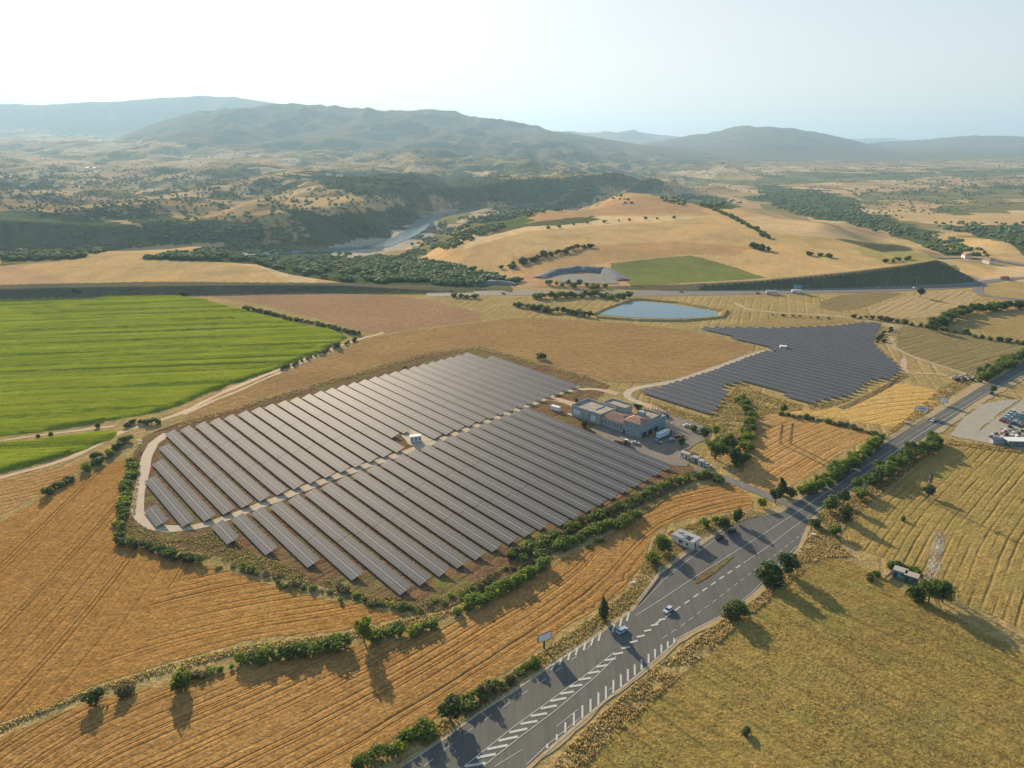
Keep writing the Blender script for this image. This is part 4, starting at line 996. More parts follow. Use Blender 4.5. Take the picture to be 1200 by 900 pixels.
def plant_proto(kind, seed, mat, label, cat, mk='g'):
    """one specimen of unit height 1 (scaled when planted)"""
    r_ = random.Random(seed); lobes = []; name = {'bush': {'g': 'bush', 'l': 'leafy_shrub', 'd': 'dark_bush', 'b': 'dry_bush'}[mk], 'tree': 'tree', 'poplar': 'poplar_tree', 'low': 'low_shrub'}[kind]
    t = empty(name, (0, 0, -500), 0, label, cat)
    b = MB()
    if kind == 'bush':
        for _ in range(7):
            a = r_.uniform(0, 6.28); d = r_.uniform(0.15, .95); lobes.append((math.cos(a) * d, math.sin(a) * d, r_.uniform(.8, 2.3), r_.uniform(.7, 1.15), r_.uniform(.6, 1.1)))
        n, sz, H_ = 620, .42, 3.4
        for k in range(4):
            a = r_.uniform(0, 6.28); b.bar((0, 0, 0), (math.cos(a) * .7, math.sin(a) * .7, 2.0), .07, 5, r2=.03)
    elif kind == 'low':
        for _ in range(5):
            a = r_.uniform(0, 6.28); d = r_.uniform(0.1, 1.1); lobes.append((math.cos(a) * d, math.sin(a) * d, r_.uniform(.3, .9), r_.uniform(.5, .8), r_.uniform(.4, .6)))
        n, sz, H_ = 260, .34, 1.6
        for k in range(3):
            a = r_.uniform(0, 6.28); b.bar((0, 0, 0), (math.cos(a) * .5, math.sin(a) * .5, .9), .04, 4, r2=.02)
    elif kind == 'tree':
        b.bar((0, 0, 0), (0.1, 0.05, 3.0), .26, 7, r2=.17)
        for k in range(10):
            a = k * 2.4 + r_.uniform(-.4, .4); d = r_.uniform(0.4, 2.2); zz = r_.uniform(2.6, 6.6); d *= 1 - max(0, (zz - 5) / 5)
            p = (math.cos(a) * d, math.sin(a) * d, zz); lobes.append((*p, r_.uniform(1.0, 1.7), r_.uniform(.9, 1.5)))
            b.bar((0.1, 0.05, 2.4), p, .10, 5, r2=.03)
        n, sz, H_ = 1150, .58, 8.0
    else:
        b.bar((0, 0, 0), (0, 0, 5), .2, 6, r2=.06)
        for k in range(9):
            zz = 1.4 + k * .78; w = 1.5 * math.sin(min(1, (k + 1.5) / 4) * 1.57) * (1 - max(0, k - 3) / 7.5)
            lobes.append((r_.uniform(-.3, .3), r_.uniform(-.3, .3), zz, w, .9))
        n, sz, H_ = 850, .5, 8.6
    Q, Fc = crown_np(lobes, n, sz, seed)
    mesh_np("crown", Q, Fc, 4, mat, parent=t)
    b.build("trunk" if kind in ('tree', 'poplar') else "stems", M_bark, t)
    return t, H_
PROTO = {}
for kd in ('bush', 'low', 'tree', 'poplar'):
    for mk, mt in (('g', M_leaf), ('l', M_leafL), ('d', M_leafD), ('b', M_leafB)):
        if kd == 'poplar' and mk != 'd': continue
        if kd == 'tree' and mk == 'b': continue
        PROTO[kd, mk] = [plant_proto(kd, hash((len(kd) * 7 + ord(mk) * 3 + j)) % 9999, mt, 'plant', 'tree' if kd in ('tree', 'poplar') else 'bush', mk) for j in range(3 if kd != 'poplar' else 1)]
def plant(kd, mk, x, y, h, label, group=None, z=0.0, wide=1.0):
    t, H_ = random.choice(PROTO[kd, mk]); s_ = h / H_
    o_ = dup(t, (x, y, z), random.uniform(0, 6.28), label, group, (s_ * wide * random.uniform(.82, 1.22), s_ * wide * random.uniform(.82, 1.22), s_))
    return o_
def hedge(px_line, spacing, h0, h1, kinds, label, group, lat=1.0, wide=1.45, zf=False):
    P = densify(W(px_line) if not zf else [onground(*p)[:2] for p in px_line], 1.0, False); L = 0; nxt = 0
    for a, b_ in zip(P[:-1], P[1:]):
        d = (Vector(b_) - Vector(a)); L += d.length
        if L >= nxt:
            nn = Vector((-d.y, d.x)).normalized() * random.gauss(0, lat); kd, mk = random.choice(kinds)
            x, y = a[0] + nn.x, a[1] + nn.y; plant(kd, mk, x, y, random.uniform(h0, h1), label, group, 0.0 if not zf else gz(x, y) - .2, wide)
            nxt = L + spacing * random.uniform(.6, 1.15)
B, Lw, T = 'bush', 'low', 'tree'
hedge([(283, 776), (330, 770), (370, 764), (405, 758)], 2.4, 3.2, 5.0, [(B, 'g'), (B, 'l'), (B, 'g')], "bushy green shrub in the dense hedge between the two wheat fields", "shrubs of the hedge between the wheat fields", .9)
hedge([(436, 750), (455, 746), (472, 743)], 2.2, 3, 4, [(B, 'g'), (B, 'l')], "green shrub beside the tall tree in the wheat hedge", "shrubs right of the hedge tree", .6)
hedge([(484, 742), (500, 738), (516, 732)], 2.2, 2.6, 3.8, [(B, 'l')], "light green shrub in the gap end of the wheat hedge", "light shrubs at the hedge end", .6)
hedge([(225, 795), (250, 786), (280, 779)], 2.6, 1.2, 2.4, [(Lw, 'l'), (Lw, 'b'), (B, 'l')], "low scrubby bush on the grass strip between wheat fields", "low scrub on the strip", .9)
hedge([(548, 712), (580, 697), (610, 682), (642, 664)], 2.5, 3.0, 4.6, [(B, 'l'), (B, 'g'), (B, 'l')], "bright green bush in the thick hedge below the solar farm", "bright bushes below the solar farm", .9)
hedge([(652, 643), (680, 631), (704, 623), (730, 612), (752, 602)], 2.5, 3.0, 4.8, [(B, 'l'), (B, 'g')], "bright green bush beside the shaded curve of the wheat strip", "bushes along the wheat strip curve", .8)
hedge([(600, 655), (640, 637), (686, 612), (730, 592), (776, 572)], 2.6, 2.0, 3.6, [(B, 'g'), (B, 'b'), (Lw, 'g'), (B, 'g')], "green bush along the farm's lower fence ditch", "bushes along the lower fence", 1.0)
hedge([(776, 572), (800, 564), (820, 558), (848, 562)], 2.3, 2.6, 4.4, [(B, 'g'), (B, 'l'), (B, 'g')], "green bush in the hedge south of the yard gate", "bushes south of the yard", 1.2)
hedge([(505, 712), (530, 702), (560, 688), (600, 668), (640, 648)], 3.0, .9, 1.9, [(Lw, 'b'), (Lw, 'g'), (Lw, 'l')], "low weedy shrub on the bank below the panels", "weeds on the bank", 1.5)
hedge([(157, 542), (152, 562), (147, 590), (142, 615), (142, 632)], 2.7, 2.0, 3.4, [(B, 'g'), (Lw, 'l'), (B, 'g')], "green shrub between the wheat field and the pale gravel track", "shrubs beside the gravel track", .8)
hedge([(140, 638), (165, 643), (190, 649), (215, 655), (240, 660)], 2.5, 2.2, 3.6, [(B, 'g'), (B, 'd')], "green shrub in the row below the gravel bend", "shrubs below the gravel bend", .7)
hedge([(262, 662), (285, 669), (310, 676), (340, 684), (380, 694), (420, 704), (460, 711), (500, 712)], 3.2, 1.0, 2.3, [(Lw, 'g'), (Lw, 'l'), (Lw, 'b'), (B, 'l')], "small weedy shrub along the ditch under the first panel rows", "weedy shrubs along the ditch", 1.2)
hedge([(98, 552), (112, 543), (125, 533), (140, 524), (152, 515)], 2.6, 2.4, 4.2, [(B, 'g'), (B, 'd'), (B, 'l')], "bush between the dirt track and the wheat corner", "bushes at the wheat corner", 1.2)
hedge([(62, 574), (74, 568), (84, 562)], 3.0, 1.8, 3.2, [(B, 'g'), (B, 'b')], "small bush on the boundary of the two left wheat fields", "bushes on the left boundary", .5)
hedge([(150, 500), (162, 497), (176, 496), (188, 495)], 2.6, 2.5, 4.2, [(B, 'd'), (B, 'g')], "dark green bush at the junction of tracks by the crop corner", "bushes at the track junction", 1.4)
hedge([(288, 362), (315, 368), (340, 375), (365, 379), (390, 385), (412, 391), (425, 393)], 4.2, 2.6, 4.4, [(B, 'g'), (B, 'd')], "dark bush in the line between green crop and pinkish stubble", "bushes between crop and stubble", .8)
hedge([(330, 433), (345, 428), (360, 421), (378, 414), (400, 405), (420, 399)], 4.5, 1.6, 3.2, [(B, 'g'), (B, 'b'), (B, 'd')], "bush along the dirt track beside the green crop", "bushes along the farm track", 1.2)
hedge([(868, 466), (874, 480), (880, 495), (876, 515), (870, 535), (866, 550)], 3.2, 2.6, 5.0, [(B, 'g'), (B, 'l'), (T, 'g')], "green bush in the thicket between yard and orange field", "thicket east of the yard", 1.6)
hedge([(915, 486), (950, 491), (985, 498), (1015, 507), (1035, 512)], 3.6, 1.2, 2.6, [(B, 'g'), (Lw, 'g'), (Lw, 'b')], "low bush on the border between golden and orange fields", "bushes on the golden field border", .7)
hedge([(950, 577), (975, 560), (1000, 542), (1020, 528), (1034, 518)], 2.5, 4.2, 6.2, [(B, 'g'), (T, 'l'), (B, 'l'), (T, 'g')], "leafy tree in the hedge on the field side of the road", "hedge trees left of the road", 1.3)
hedge([(1016, 566), (1035, 556), (1055, 545), (1078, 533), (1100, 519)], 2.5, 4.8, 7.0, [(T, 'g'), (B, 'g'), (T, 'd'), (T, 'g')], "dark leafy tree in the hedge right of the road", "hedge trees right of the road", 1.6)
hedge([(1018, 680), (1030, 672)], 2.0, 2, 3, [(B, 'g')], "round bush left of the green container shed", "bushes by the container shed", .8)
hedge([(1047, 666), (1065, 668), (1080, 674)], 2.4, 2.4, 3.6, [(B, 'g'), (B, 'l')], "green bush behind the container shed", "bushes behind the shed", .5)
hedge([(420, 899), (440, 892), (458, 884), (474, 873), (490, 862), (510, 850)], 2.3, 2.2, 3.6, [(B, 'g'), (B, 'l'), (B, 'g')], "green roadside bush in the strip beside the wheat", "roadside bushes at the bottom", .9)
hedge([(545, 832), (565, 818), (585, 806), (605, 795), (628, 779)], 2.8, 1.4, 3.2, [(B, 'b'), (B, 'g'), (Lw, 'g')], "scrubby roadside bush between wheat and hatched road edge", "scrub beside the road", 1.0)
hedge([(1098, 384), (1112, 374), (1128, 368), (1150, 365), (1175, 363), (1200, 360), (1240, 357)], 5.0, 6, 9.5, [(T, 'g'), (T, 'd'), (B, 'g')], "dark tree in the belt behind the tan field", "tree belt behind the tan field", 2.0)
hedge([(1000, 372), (1040, 376), (1070, 381), (1095, 386), (1125, 391), (1160, 398), (1210, 405)], 5.5, 2.5, 5.2, [(B, 'g'), (B, 'd'), (B, 'b')], "bush in the hedge above the ploughed field", "hedge above the ploughed field", 1.2)
hedge([(1150, 445), (1165, 436), (1185, 426), (1205, 416)], 3.0, 4.5, 7, [(T, 'g'), (B, 'g')], "leafy tree where the hedge overhangs the road's far end", "trees at the road's far end", 1.5)
hedge([(905, 343.5 + 26), (940, 372), (975, 374)], 8, 1.5, 2.6, [(B, 'g')], "small bush along the far dirt track", "bushes by the far track", .8)
hedge([(628, 350), (650, 349), (672, 348.5), (695, 348), (715, 349), (738, 350)], 5.5, 5, 8, [(B, 'l'), (T, 'g'), (B, 'g')], "green bush on the embankment below the motorway", "bushes below the motorway", 2.0)
hedge([(604, 359), (618, 361), (632, 364), (645, 366), (660, 367), (680, 370), (696, 372)], 5, 3.5, 6.5, [(B, 'g'), (T, 'd'), (B, 'g')], "dark bush in the hedge left of the pond", "hedge left of the pond", 1.2)
hedge([(532, 348), (545, 349), (560, 351)], 7, 4, 6, [(B, 'g')], "bush at the motorway bridge left of the pond", "bushes by the bridge", 1.5)
hedge([(1045, 386), (1034, 395), (1030, 402)], 6, 2, 3.5, [(B, 'g'), (B, 'd')], "bush at the corner of the dark solar field", "bushes at the solar corner", 1)
hedge([(690, 640), (706, 634)], 5, 1, 1.6, [(Lw, 'g')], "weed tuft in the shaded wheat curve", "weeds in the curve", 1)
hedge([(1120, 446), (1140, 446), (1160, 448)], 4.5, 1.5, 3, [(B, 'b'), (B, 'g')], "scrubby bush among the boulders", "scrub by the boulders", 1.5)
for p in [(B, 'd', 112, 824, 4.6, 1.3, "round dark bush at the left end of the strip between wheat fields"),
          (B, 'b', 148, 814, 3.4, 1.5, "brownish sprawling bush between two dark bushes in the wheat"),
          (B, 'g', 213, 806, 6.6, 1.1, "large round bush alone on the strip, casting a shadow on wheat"),
          (T, 'g', 427, 753, 9.6, .85, "tallest tree of the wheat hedge, with a long shadow"),
          (B, 'l', 536, 720, 3.2, 1.2, "round bush in the gap between two hedges"),
          (B, 'g', 56, 580, 4.6, 1.1, "lone bush on the boundary of the two left wheat fields"),
          (B, 'g', 60, 512, 3.6, .8, "narrow bush on the path crossing the green crop"),
          (B, 'd', 45, 514, 2.6, .8, "small dark bush on the crop path, left of a taller one"),
          (B, 'g', 115, 501, 3.8, 1.0, "bush near the right end of the crop path"),
          (B, 'g', 395, 407, 6.0, 1.4, "big dark bush at the pointed corner of the green crop"),
          (T, 'd', 798, 524, 6.2, 1.1, "round dark tree in the yard in front of the truck"),
          (T, 'g', 838, 538, 10.5, 1.25, "broad tree at the yard gate, nearest the parked van"),
          (T, 'g', 852, 532, 11.5, 1.2, "tallest tree of the group at the yard gate"),
          (T, 'd', 859, 545, 9.5, 1.1, "dark tree at the right of the yard gate group"),
          (B, 'l', 845, 520, 5.5, 1.4, "light green bush behind the yard gate trees"),
          (T, 'g', 918, 484, 6.0, 1.0, "tree at the left end of the golden field border"),
          (B, 'g', 945, 490, 3.2, .9, "small round bush on the golden field border"),
          ('poplar', 'd', 707, 727, 9.2, 1.15, "dark tapered tree on the roadside beside the light blue car"),
          (T, 'g', 777, 646, 7.2, 1.35, "green tree left of the small white roadside building"),
          (B, 'g', 763, 658, 3.8, 1.4, "bush below the tree by the roadside building"),
          (T, 'd', 848, 622, 6.4, 1.2, "dark tree shading the nearer parked dark car"),
          (T, 'd', 863, 613, 6.8, 1.1, "dark tree behind the two parked cars"),
          (B, 'g', 826, 616, 3.4, 1.3, "bush behind the lay-by left of the dark trees"),
          (B, 'l', 838, 612, 3.0, 1.3, "pale bush between lay-by and wheat curve"),
          ('poplar', 'd', 915, 580, 8.6, 1.3, "dark pointed tree at the corner of the side road"),
          (T, 'd', 908, 590, 7.2, 1.1, "dark tree leaning over the side road mouth"),
          (T, 'g', 926, 583, 5.6, 1.2, "tree right of the pointed tree at the side road"),
          (B, 'l', 892, 594, 4.4, 1.0, "light bush on the triangle by the side road"),
          (B, 'g', 940, 580, 4.8, 1.2, "bush where the road hedge begins"),
          (T, 'g', 1004, 574, 6.5, 1.1, "tree at the lower end of the right road hedge"),
          (T, 'd', 988, 592, 7.4, 1.15, "dark tree in the middle of the group right of the junction"),
          (T, 'g', 972, 600, 7.8, 1.1, "large tree nearest the road right of the junction"),
          (T, 'd', 990, 612, 7.8, 1.15, "big dark tree at the field side of the junction group"),
          (B, 'g', 1008, 584, 5.0, 1.2, "bush between the two tree groups right of the road"),
          (B, 'd', 956, 617, 4.2, 1.2, "compact dark bush beside the small white roadside box"),
          (B, 'g', 978, 627, 4.6, 1.1, "bush below the junction tree group"),
          (T, 'd', 920, 672, 9.0, 1.1, "round tree overhanging the right edge of the road"),
          (B, 'd', 905, 683, 8.0, 1.35, "wide dark bush touching the right road edge"),
          (B, 'd', 857, 722, 7.0, 1.25, "solitary round dark bush on the right road bank"),
          (B, 'd', 873, 860, 2.4, 1.2, "small dark bush out in the rough pasture"),
          (T, 'g', 1088, 706, 9.5, 1.1, "tree at the foot of the white lattice pylon"),
          (T, 'g', 1104, 706, 9.0, 1.15, "tree right of the one at the white pylon's foot"),
          (B, 'd', 1074, 702, 5.0, 1.2, "dark bush left of the pylon trees"),
          (T, 'd', 1088, 582, 5.6, 1.1, "lone dark tree in the mown field"),
          (B, 'g', 1058, 610, 2.4, 1.0, "small bush on the dry hump in the mown field"),
          (T, 'd', 528, 845, 8.0, 1.15, "large dark roadside tree whose shadow crosses two lanes"),
          (B, 'g', 500, 862, 5.0, 1.2, "bush left of the large roadside tree"),
          (B, 'b', 566, 816, 4.6, 1.0, "sparse brown bush right of the large roadside tree"),
          (B, 'g', 627, 781, 3.6, 1.2, "bush at the foot of the billboard beside the wheat"),
          (T, 'd', 1078, 349, 10.5, .9, "lone tree on the striped plots with a long shadow"),
          (T, 'g', 1132, 392, 5.5, 1.0, "round tree standing out of the hedge above the ploughed field"),
          (T, 'd', 1093, 388, 10, 1.3, "biggest tree at the left end of the belt"),
          (B, 'd', 634, 421, 5.0, 1.6, "wide bush growing round a rock pile in the tan field"),
          (B, 'g', 475, 433, 3.2, 1.4, "bush against the top fence of the solar farm"),
          (B, 'g', 745, 500, 4.2, 1.2, "bush behind the row of ruined columns"),
          (B, 'g', 716, 484, 3.6, 1.3, "bush between the annex and the brown-roofed wing"),
          (B, 'b', 779, 488, 3.0, 1.5, "dry bush beside the dirt track behind the turquoise block"),
          (B, 'g', 812, 504, 3.4, 1.6, "dark green bush at the top right corner of the yard"),
          (T, 'g', 826, 514, 6.5, 1.2, "tree at the right edge of the yard, above the huts"),
          (T, 'l', 838, 510, 6.0, 1.3, "light green tree between yard and orange field"),
          (B, 'd', 747, 478, 3.2, 1.6, "low dark bush on the grass behind the annex"),
          (B, 'd', 675, 471, 2.6, 1.2, "small bush on the dry patch left of the annex"),
          (B, 'd', 685, 500, 4.2, .9, "dark bush against the long wall of the hall"),
          (T, 'g', 1163, 460, 5.0, 1.1, "tree on the verge near the far end of the road"),
          (B, 'd', 215, 346.5, 5.5, 1.3, "dark bush on the far corner of the green crop")]:
    kd, mk, x, y, h, wd, lab = p; X, Y, _ = at(x, y); plant(kd, mk, X, Y, h, lab, None, 0.0, wd)
# hedge lines out on the hill
hedge([(592, 316), (615, 308), (640, 300), (665, 295), (694, 290)], 9, 5, 8, [(B, 'g'), (B, 'd'), (T, 'd')], "dark bush in the hedge line on the wheat hill", "hedge line on the hill", 3, 1.6, True)
hedge([(822, 240), (850, 252), (870, 262), (890, 273), (900, 281)], 11, 5, 7, [(B, 'g'), (B, 'd')], "bush in the slanting line on the far side of the hill", "slanting bush line on the hill", 2, 1.4, True)
hedge([(642, 268), (670, 265), (700, 262), (740, 259), (800, 256)], 32, 4, 7, [(T, 'd'), (B, 'g')], "single bush on the pale terrace edge of the hill", "scattered bushes on the terrace edge", 2, 1.3, True)
hedge([(880, 290), (892, 294), (905, 296)], 8, 6, 9, [(T, 'd'), (B, 'd')], "dark bush in the clump on the hill", "clump on the hill", 3, 1.5, True)
hedge([(950, 299), (980, 303)], 14, 4, 7, [(B, 'd')], "bush by the hill's field corner", "bushes by the hill's corner", 2, 1.5, True)
hedge([(1040, 308), (1070, 304)], 9, 4, 6, [(B, 'g')], "green bush above the cut slope", "bushes above the cut slope", 4, 1.2, True)
hedge([(640, 334), (665, 335), (690, 336.5), (715, 337)], 7, 5, 8, [(B, 'l'), (T, 'g')], "bush in front of the grey quarry", "bushes in front of the quarry", 2, 1.2, True)
for kd_ in PROTO.values():
    for t, _ in kd_:
        for c in kids(t): bpy.data.objects.remove(c)
        bpy.data.objects.remove(t)

# distant woodland, far too many to count: blobs with uneven facets
ICO = None
def blobs(name, pts, rad_rng, mat, kind="stuff", flat=0.8):
    """pts (x, y, z) ; jittered low spheres, several lobes each"""
    bm = bmesh.new(); bmesh.ops.create_icosphere(bm, subdivisions=1, radius=1.0)
    base = np.array([v_.co[:] for v_ in bm.verts]); fc = np.array([[v_.index for v_ in f.verts] for f in bm.faces]); bm.free()
    P = np.array(pts); n = len(P)
    r_ = rng.uniform(rad_rng[0], rad_rng[1], n)
    jit_ = rng.uniform(0.7, 1.3, (n, len(base), 1)); VV = base[None] * jit_
    sc = np.stack([r_ * rng.uniform(.8, 1.35, n), r_ * rng.uniform(.8, 1.35, n), r_ * rng.uniform(.65, 1.1, n) * flat], 1)
    VV = VV * sc[:, None, :]; VV[:, :, 2] += (r_ * 0.55)[:, None]; VV += P[:, None, :]
    FF = fc[None] + (np.arange(n) * len(base))[:, None, None]
    ob = mesh_np(name, VV.reshape(-1, 3), FF.reshape(-1, 3), 3, mat)
    return tag(ob, kind=kind)
def wood_mat():
    s = S("woodland_leaves"); g = s.geo(); n = s.noise(g, 1 / 9.0, 3, .6); n2 = s.noise(g, 1 / 60.0, 3); f = s.noise(g, 1.0, 3, 0.7)
    c = s.mix(s.mrange(n, .3, .7), (0.075, 0.12, 0.03), (0.14, 0.185, 0.05)); c = s.mix(s.mrange(n2, .4, .7, 0, .5), c, (0.06, 0.095, 0.04))
    c = s.mix(0.6, c, s.mix(s.mrange(f, .3, .7), .6, 1.35), 'MULTIPLY')
    s.set("Base Color", c); s.set("Roughness", 0.9); s.bump(f, 0.8, 0.8); return s.m
M_wood = wood_mat()
def scatter_px(polys, n):
    """random spots inside map polygons, dropped on the terrain"""
    pts = []
    for poly, k in polys:
        A = np.array(poly); x0, y0 = A.min(0); x1, y1 = A.max(0); got = []
        while len(got) < k * n:
            x = rng.uniform(x0, x1, 4000); y = rng.uniform(y0, y1, 4000); m = pip(x, y, poly)
            nz = vnoise(x / 14.0, y / 4.0) + .35 * vnoise(x / 4.0, y / 1.5); m &= (nz > 0.55)
            got += list(zip(x[m], y[m]))
        pts += got[:int(k * n)]
    return [p for p in onground_many(pts) if p is not None]
woods = [
 ([(300, 292), (400, 297), (480, 302), (560, 318), (612, 331), (560, 335), (490, 334), (420, 332), (345, 322), (300, 310)], 950),
 ([(165, 304), (250, 292), (300, 290), (310, 306), (240, 305)], 230),
 ([(0, 306), (0, 294), (60, 291), (105, 293), (98, 302), (60, 305)], 150), ([(100, 293), (165, 286), (190, 288), (165, 291), (110, 297)], 60),
 ([(250, 288), (300, 282), (310, 288), (300, 292), (255, 292)], 70),
 ([(470, 300), (500, 285), (560, 268), (600, 262), (560, 280), (510, 300)], 170),
 ([(560, 262), (600, 246), (640, 240), (695, 237), (690, 243), (640, 250), (600, 258)], 130),
 ([(770, 232), (830, 230), (870, 238), (850, 243), (790, 241)], 110),
 ([(870, 232), (935, 252), (1000, 264), (1060, 282), (1110, 299), (1160, 302), (1130, 284), (1060, 266), (1000, 247), (940, 242), (900, 232)], 420),
 ([(1090, 262), (1300, 262), (1300, 300), (1200, 296), (1180, 284), (1110, 270)], 430),
 ([(880, 217), (960, 223), (1010, 236), (1010, 254), (940, 250), (890, 236)], 260),
 ([(930, 225), (1210, 212), (1210, 222), (940, 232)], 200), ([(1050, 210), (1210, 200), (1210, 208), (1060, 218)], 120),
 ([(880, 200), (1210, 190), (1210, 195), (880, 208)], 160), ([(1120, 220), (1210, 216), (1210, 230), (1130, 230)], 120),
 ([(370, 262), (420, 275), (470, 268), (495, 250), (480, 240), (440, 262)], 160),
 ([(200, 265), (300, 268), (370, 280), (380, 290), (300, 285), (180, 282)], 180),
 ([(420, 205), (560, 205), (700, 215), (700, 232), (560, 240), (480, 238)], 260),
 ([(480, 290), (500, 270), (530, 258), (560, 252), (600, 248), (560, 262), (510, 285)], 90),
 ([(0, 198), (60, 200), (85, 208), (60, 220), (0, 222)], 150), ([(100, 203), (230, 208), (280, 222), (200, 225), (100, 218)], 140),
]
wp = scatter_px(woods, 1.0)
near_w = [p for p in wp if p[1] < 1500]; far_w = [p for p in wp if p[1] >= 1500]
# three lobes per near tree, one to two per far tree
def lobed(P, k, sp): return [(p[0] + rng.uniform(-sp, sp), p[1] + rng.uniform(-sp, sp), p[2] + rng.uniform(0, sp * .7)) for p in P for _ in range(k)]
blobs("woodland", lobed(near_w, 5, 3.2), (1.5, 3.2), M_wood)
blobs("woodland", lobed(far_w, 2, 3.5), (2.4, 5.0), M_wood)
sc_pts = scatter_px([([(-40, 165), (400, 170), (760, 200), (740, 240), (420, 245), (300, 250), (170, 262), (-40, 246)], 2300), ([(400, 175), (900, 190), (1240, 186), (1240, 235), (1000, 262), (860, 225), (700, 225)], 2200), ([(-40, 190), (330, 205), (360, 250), (200, 262), (-40, 240)], 900)], 1.0)
blobs("scattered_trees", sc_pts, (1.8, 4.2), M_wood)
print("woods", len(wp), len(sc_pts))
# grass tufts and straw
def tufts(name, poly, n, cols, h=(.25, .6), w=(.3, .8), world=False, clump=0.5):
    P = W(poly) if not world else poly; A = np.array(P); x0, y0 = A.min(0); x1, y1 = A.max(0); X = []; Yy = []
    while len(X) < n:
        x = rng.uniform(x0, x1, n * 2); y = rng.uniform(y0, y1, n * 2); m = pip(x, y, P)
        m &= (vnoise(x / 3.5, y / 3.5) * .6 + vnoise(x / 14, y / 14) * .6 + rng.uniform(-.25, .25, len(x))) > clump
        X += list(x[m]); Yy += list(y[m])
    X = np.array(X[:n]); Yy = np.array(Yy[:n]); k = 4
    k = 7; hh = rng.uniform(*h, n); ww = rng.uniform(*w, n); a = rng.uniform(0, 6.28, n); V_ = []
    for j in range(k):
        t = a + j * 2.4 + rng.uniform(-.4, .4, n); rr = ww * .5 * rng.uniform(.2, 1, n); bw = ww * .22; z0 = np.full(n, 0.03); hj = hh * rng.uniform(.6, 1.15, n)
        cx = X + np.cos(t) * rr * .4; cy = Yy + np.sin(t) * rr * .4; tx = X + np.cos(t) * rr * 1.2; ty = Yy + np.sin(t) * rr * 1.2; sx = -np.sin(t) * bw; sy = np.cos(t) * bw
        V_.append(np.stack([np.stack([cx - sx, cy - sy, z0], 1), np.stack([cx + sx, cy + sy, z0], 1), np.stack([tx + sx * .35, ty + sy * .35, hj], 1), np.stack([tx - sx * .35, ty - sy * .35, hj], 1)], 1))
    VV = np.stack(V_, 1).reshape(-1, 3); FF = np.arange(len(VV)).reshape(-1, 4)
    ob = mesh_np(name, VV, FF, 4, M_tuft)
    c = np.array(cols)[rng.integers(0, len(cols), n)] * rng.uniform(.8, 1.3, (n, 1)) * 1.15; colattr(ob, "cover", np.repeat(c, 4 * k, 0))
    return tag(ob, kind="stuff")
_s = S("grass_tufts"); _s.set("Base Color", _s.attr("cover")); _s.set("Roughness", 0.95); M_tuft = _s.m
_t = _s.n.new("ShaderNodeBsdfTranslucent"); _s.l.new(_s.attr("cover"), _t.inputs[0]); _mx = _s.n.new("ShaderNodeMixShader"); _mx.inputs[0].default_value = 0.55
_s.l.new(_s.b.outputs[0], _mx.inputs[1]); _s.l.new(_t.outputs[0], _mx.inputs[2]); _s.l.new(_mx.outputs[0], _s.out.inputs[0])
straw = (0.46, 0.35, 0.17); strawd = (0.30, 0.22, 0.10); gr = (0.13, 0.15, 0.045); grl = (0.20, 0.21, 0.06); brn = (0.16, 0.11, 0.06)
tufts("pasture_grass", [(665, 905), (700, 872), (745, 828), (800, 788), (860, 738), (905, 698), (945, 658), (965, 652), (1005, 662), (1040, 683), (1100, 712), (1200, 765), (1260, 800), (1260, 905)], 9000, [straw, straw, strawd, grl, (0.36, 0.28, 0.10)], (.10, .3), (.3, .9), clump=.62)
tufts("bank_scrub", [(620, 925), (690, 850), (760, 788), (845, 727), (890, 698), (938, 642), (950, 625), (985, 640), (1000, 652), (960, 655), (905, 700), (800, 790), (700, 882), (665, 925)], 7500, [straw, (0.55, 0.43, 0.22), straw, strawd, grl], (.2, .7), (.25, .8), clump=.5)
tufts("roadside_grass", [(430, 905), (472, 876), (545, 824), (645, 757), (700, 720), (740, 688), (757, 655), (770, 628), (820, 610), (880, 598), (900, 602), (850, 616), (810, 642), (770, 672), (742, 710), (698, 742), (600, 808), (526, 858), (460, 905)], 8000, [straw, straw, grl, grl, strawd], (.2, .6), (.25, .7), clump=.45)
tufts("farm_weeds", [(150, 545), (165, 545), (158, 610), (200, 634), (260, 622), (300, 650), (440, 700), (520, 700), (640, 640), (780, 565), (800, 570), (700, 618), (600, 676), (520, 717), (440, 712), (300, 668), (150, 632)], 7000, [gr, grl, strawd, grl, straw], (.2, .6), (.25, .7), clump=.5)
tufts("strip_grass", [(0, 858), (50, 836), (110, 812), (200, 787), (285, 765), (400, 750), (480, 738), (540, 716), (640, 660), (700, 628), (760, 600), (800, 572), (700, 622), (600, 680), (540, 712), (480, 726), (400, 742), (285, 757), (200, 778), (110, 806), (50, 830), (0, 850)], 6000, [straw, straw, grl, grl, (0.55, 0.43, 0.22)], (.2, .6), (.25, .7), clump=.4)
tufts("waste_grass", [(760, 470), (830, 490), (866, 450), (905, 465), (940, 475), (1000, 468), (960, 480), (900, 484), (880, 500), (870, 560), (840, 505), (790, 488)], 6000, [straw, straw, strawd, grl, grl], (.3, .8), (.3, 1.0), clump=.4)
tufts("verge_weeds", [(1040, 512), (1080, 488), (1110, 466), (1150, 440), (1140, 436), (1100, 455), (1060, 492), (1040, 505)], 2500, [straw, gr, strawd, straw], (.2, .7), (.3, 1.0), clump=.4)
tufts("verge_weeds", [(960, 600), (1020, 570), (1085, 525), (1115, 515), (1200, 528), (1200, 532), (1110, 521), (1080, 540), (1020, 590), (985, 625), (985, 645), (945, 635)], 5000, [straw, gr, strawd, straw], (.2, .7), (.3, .9), clump=.4)
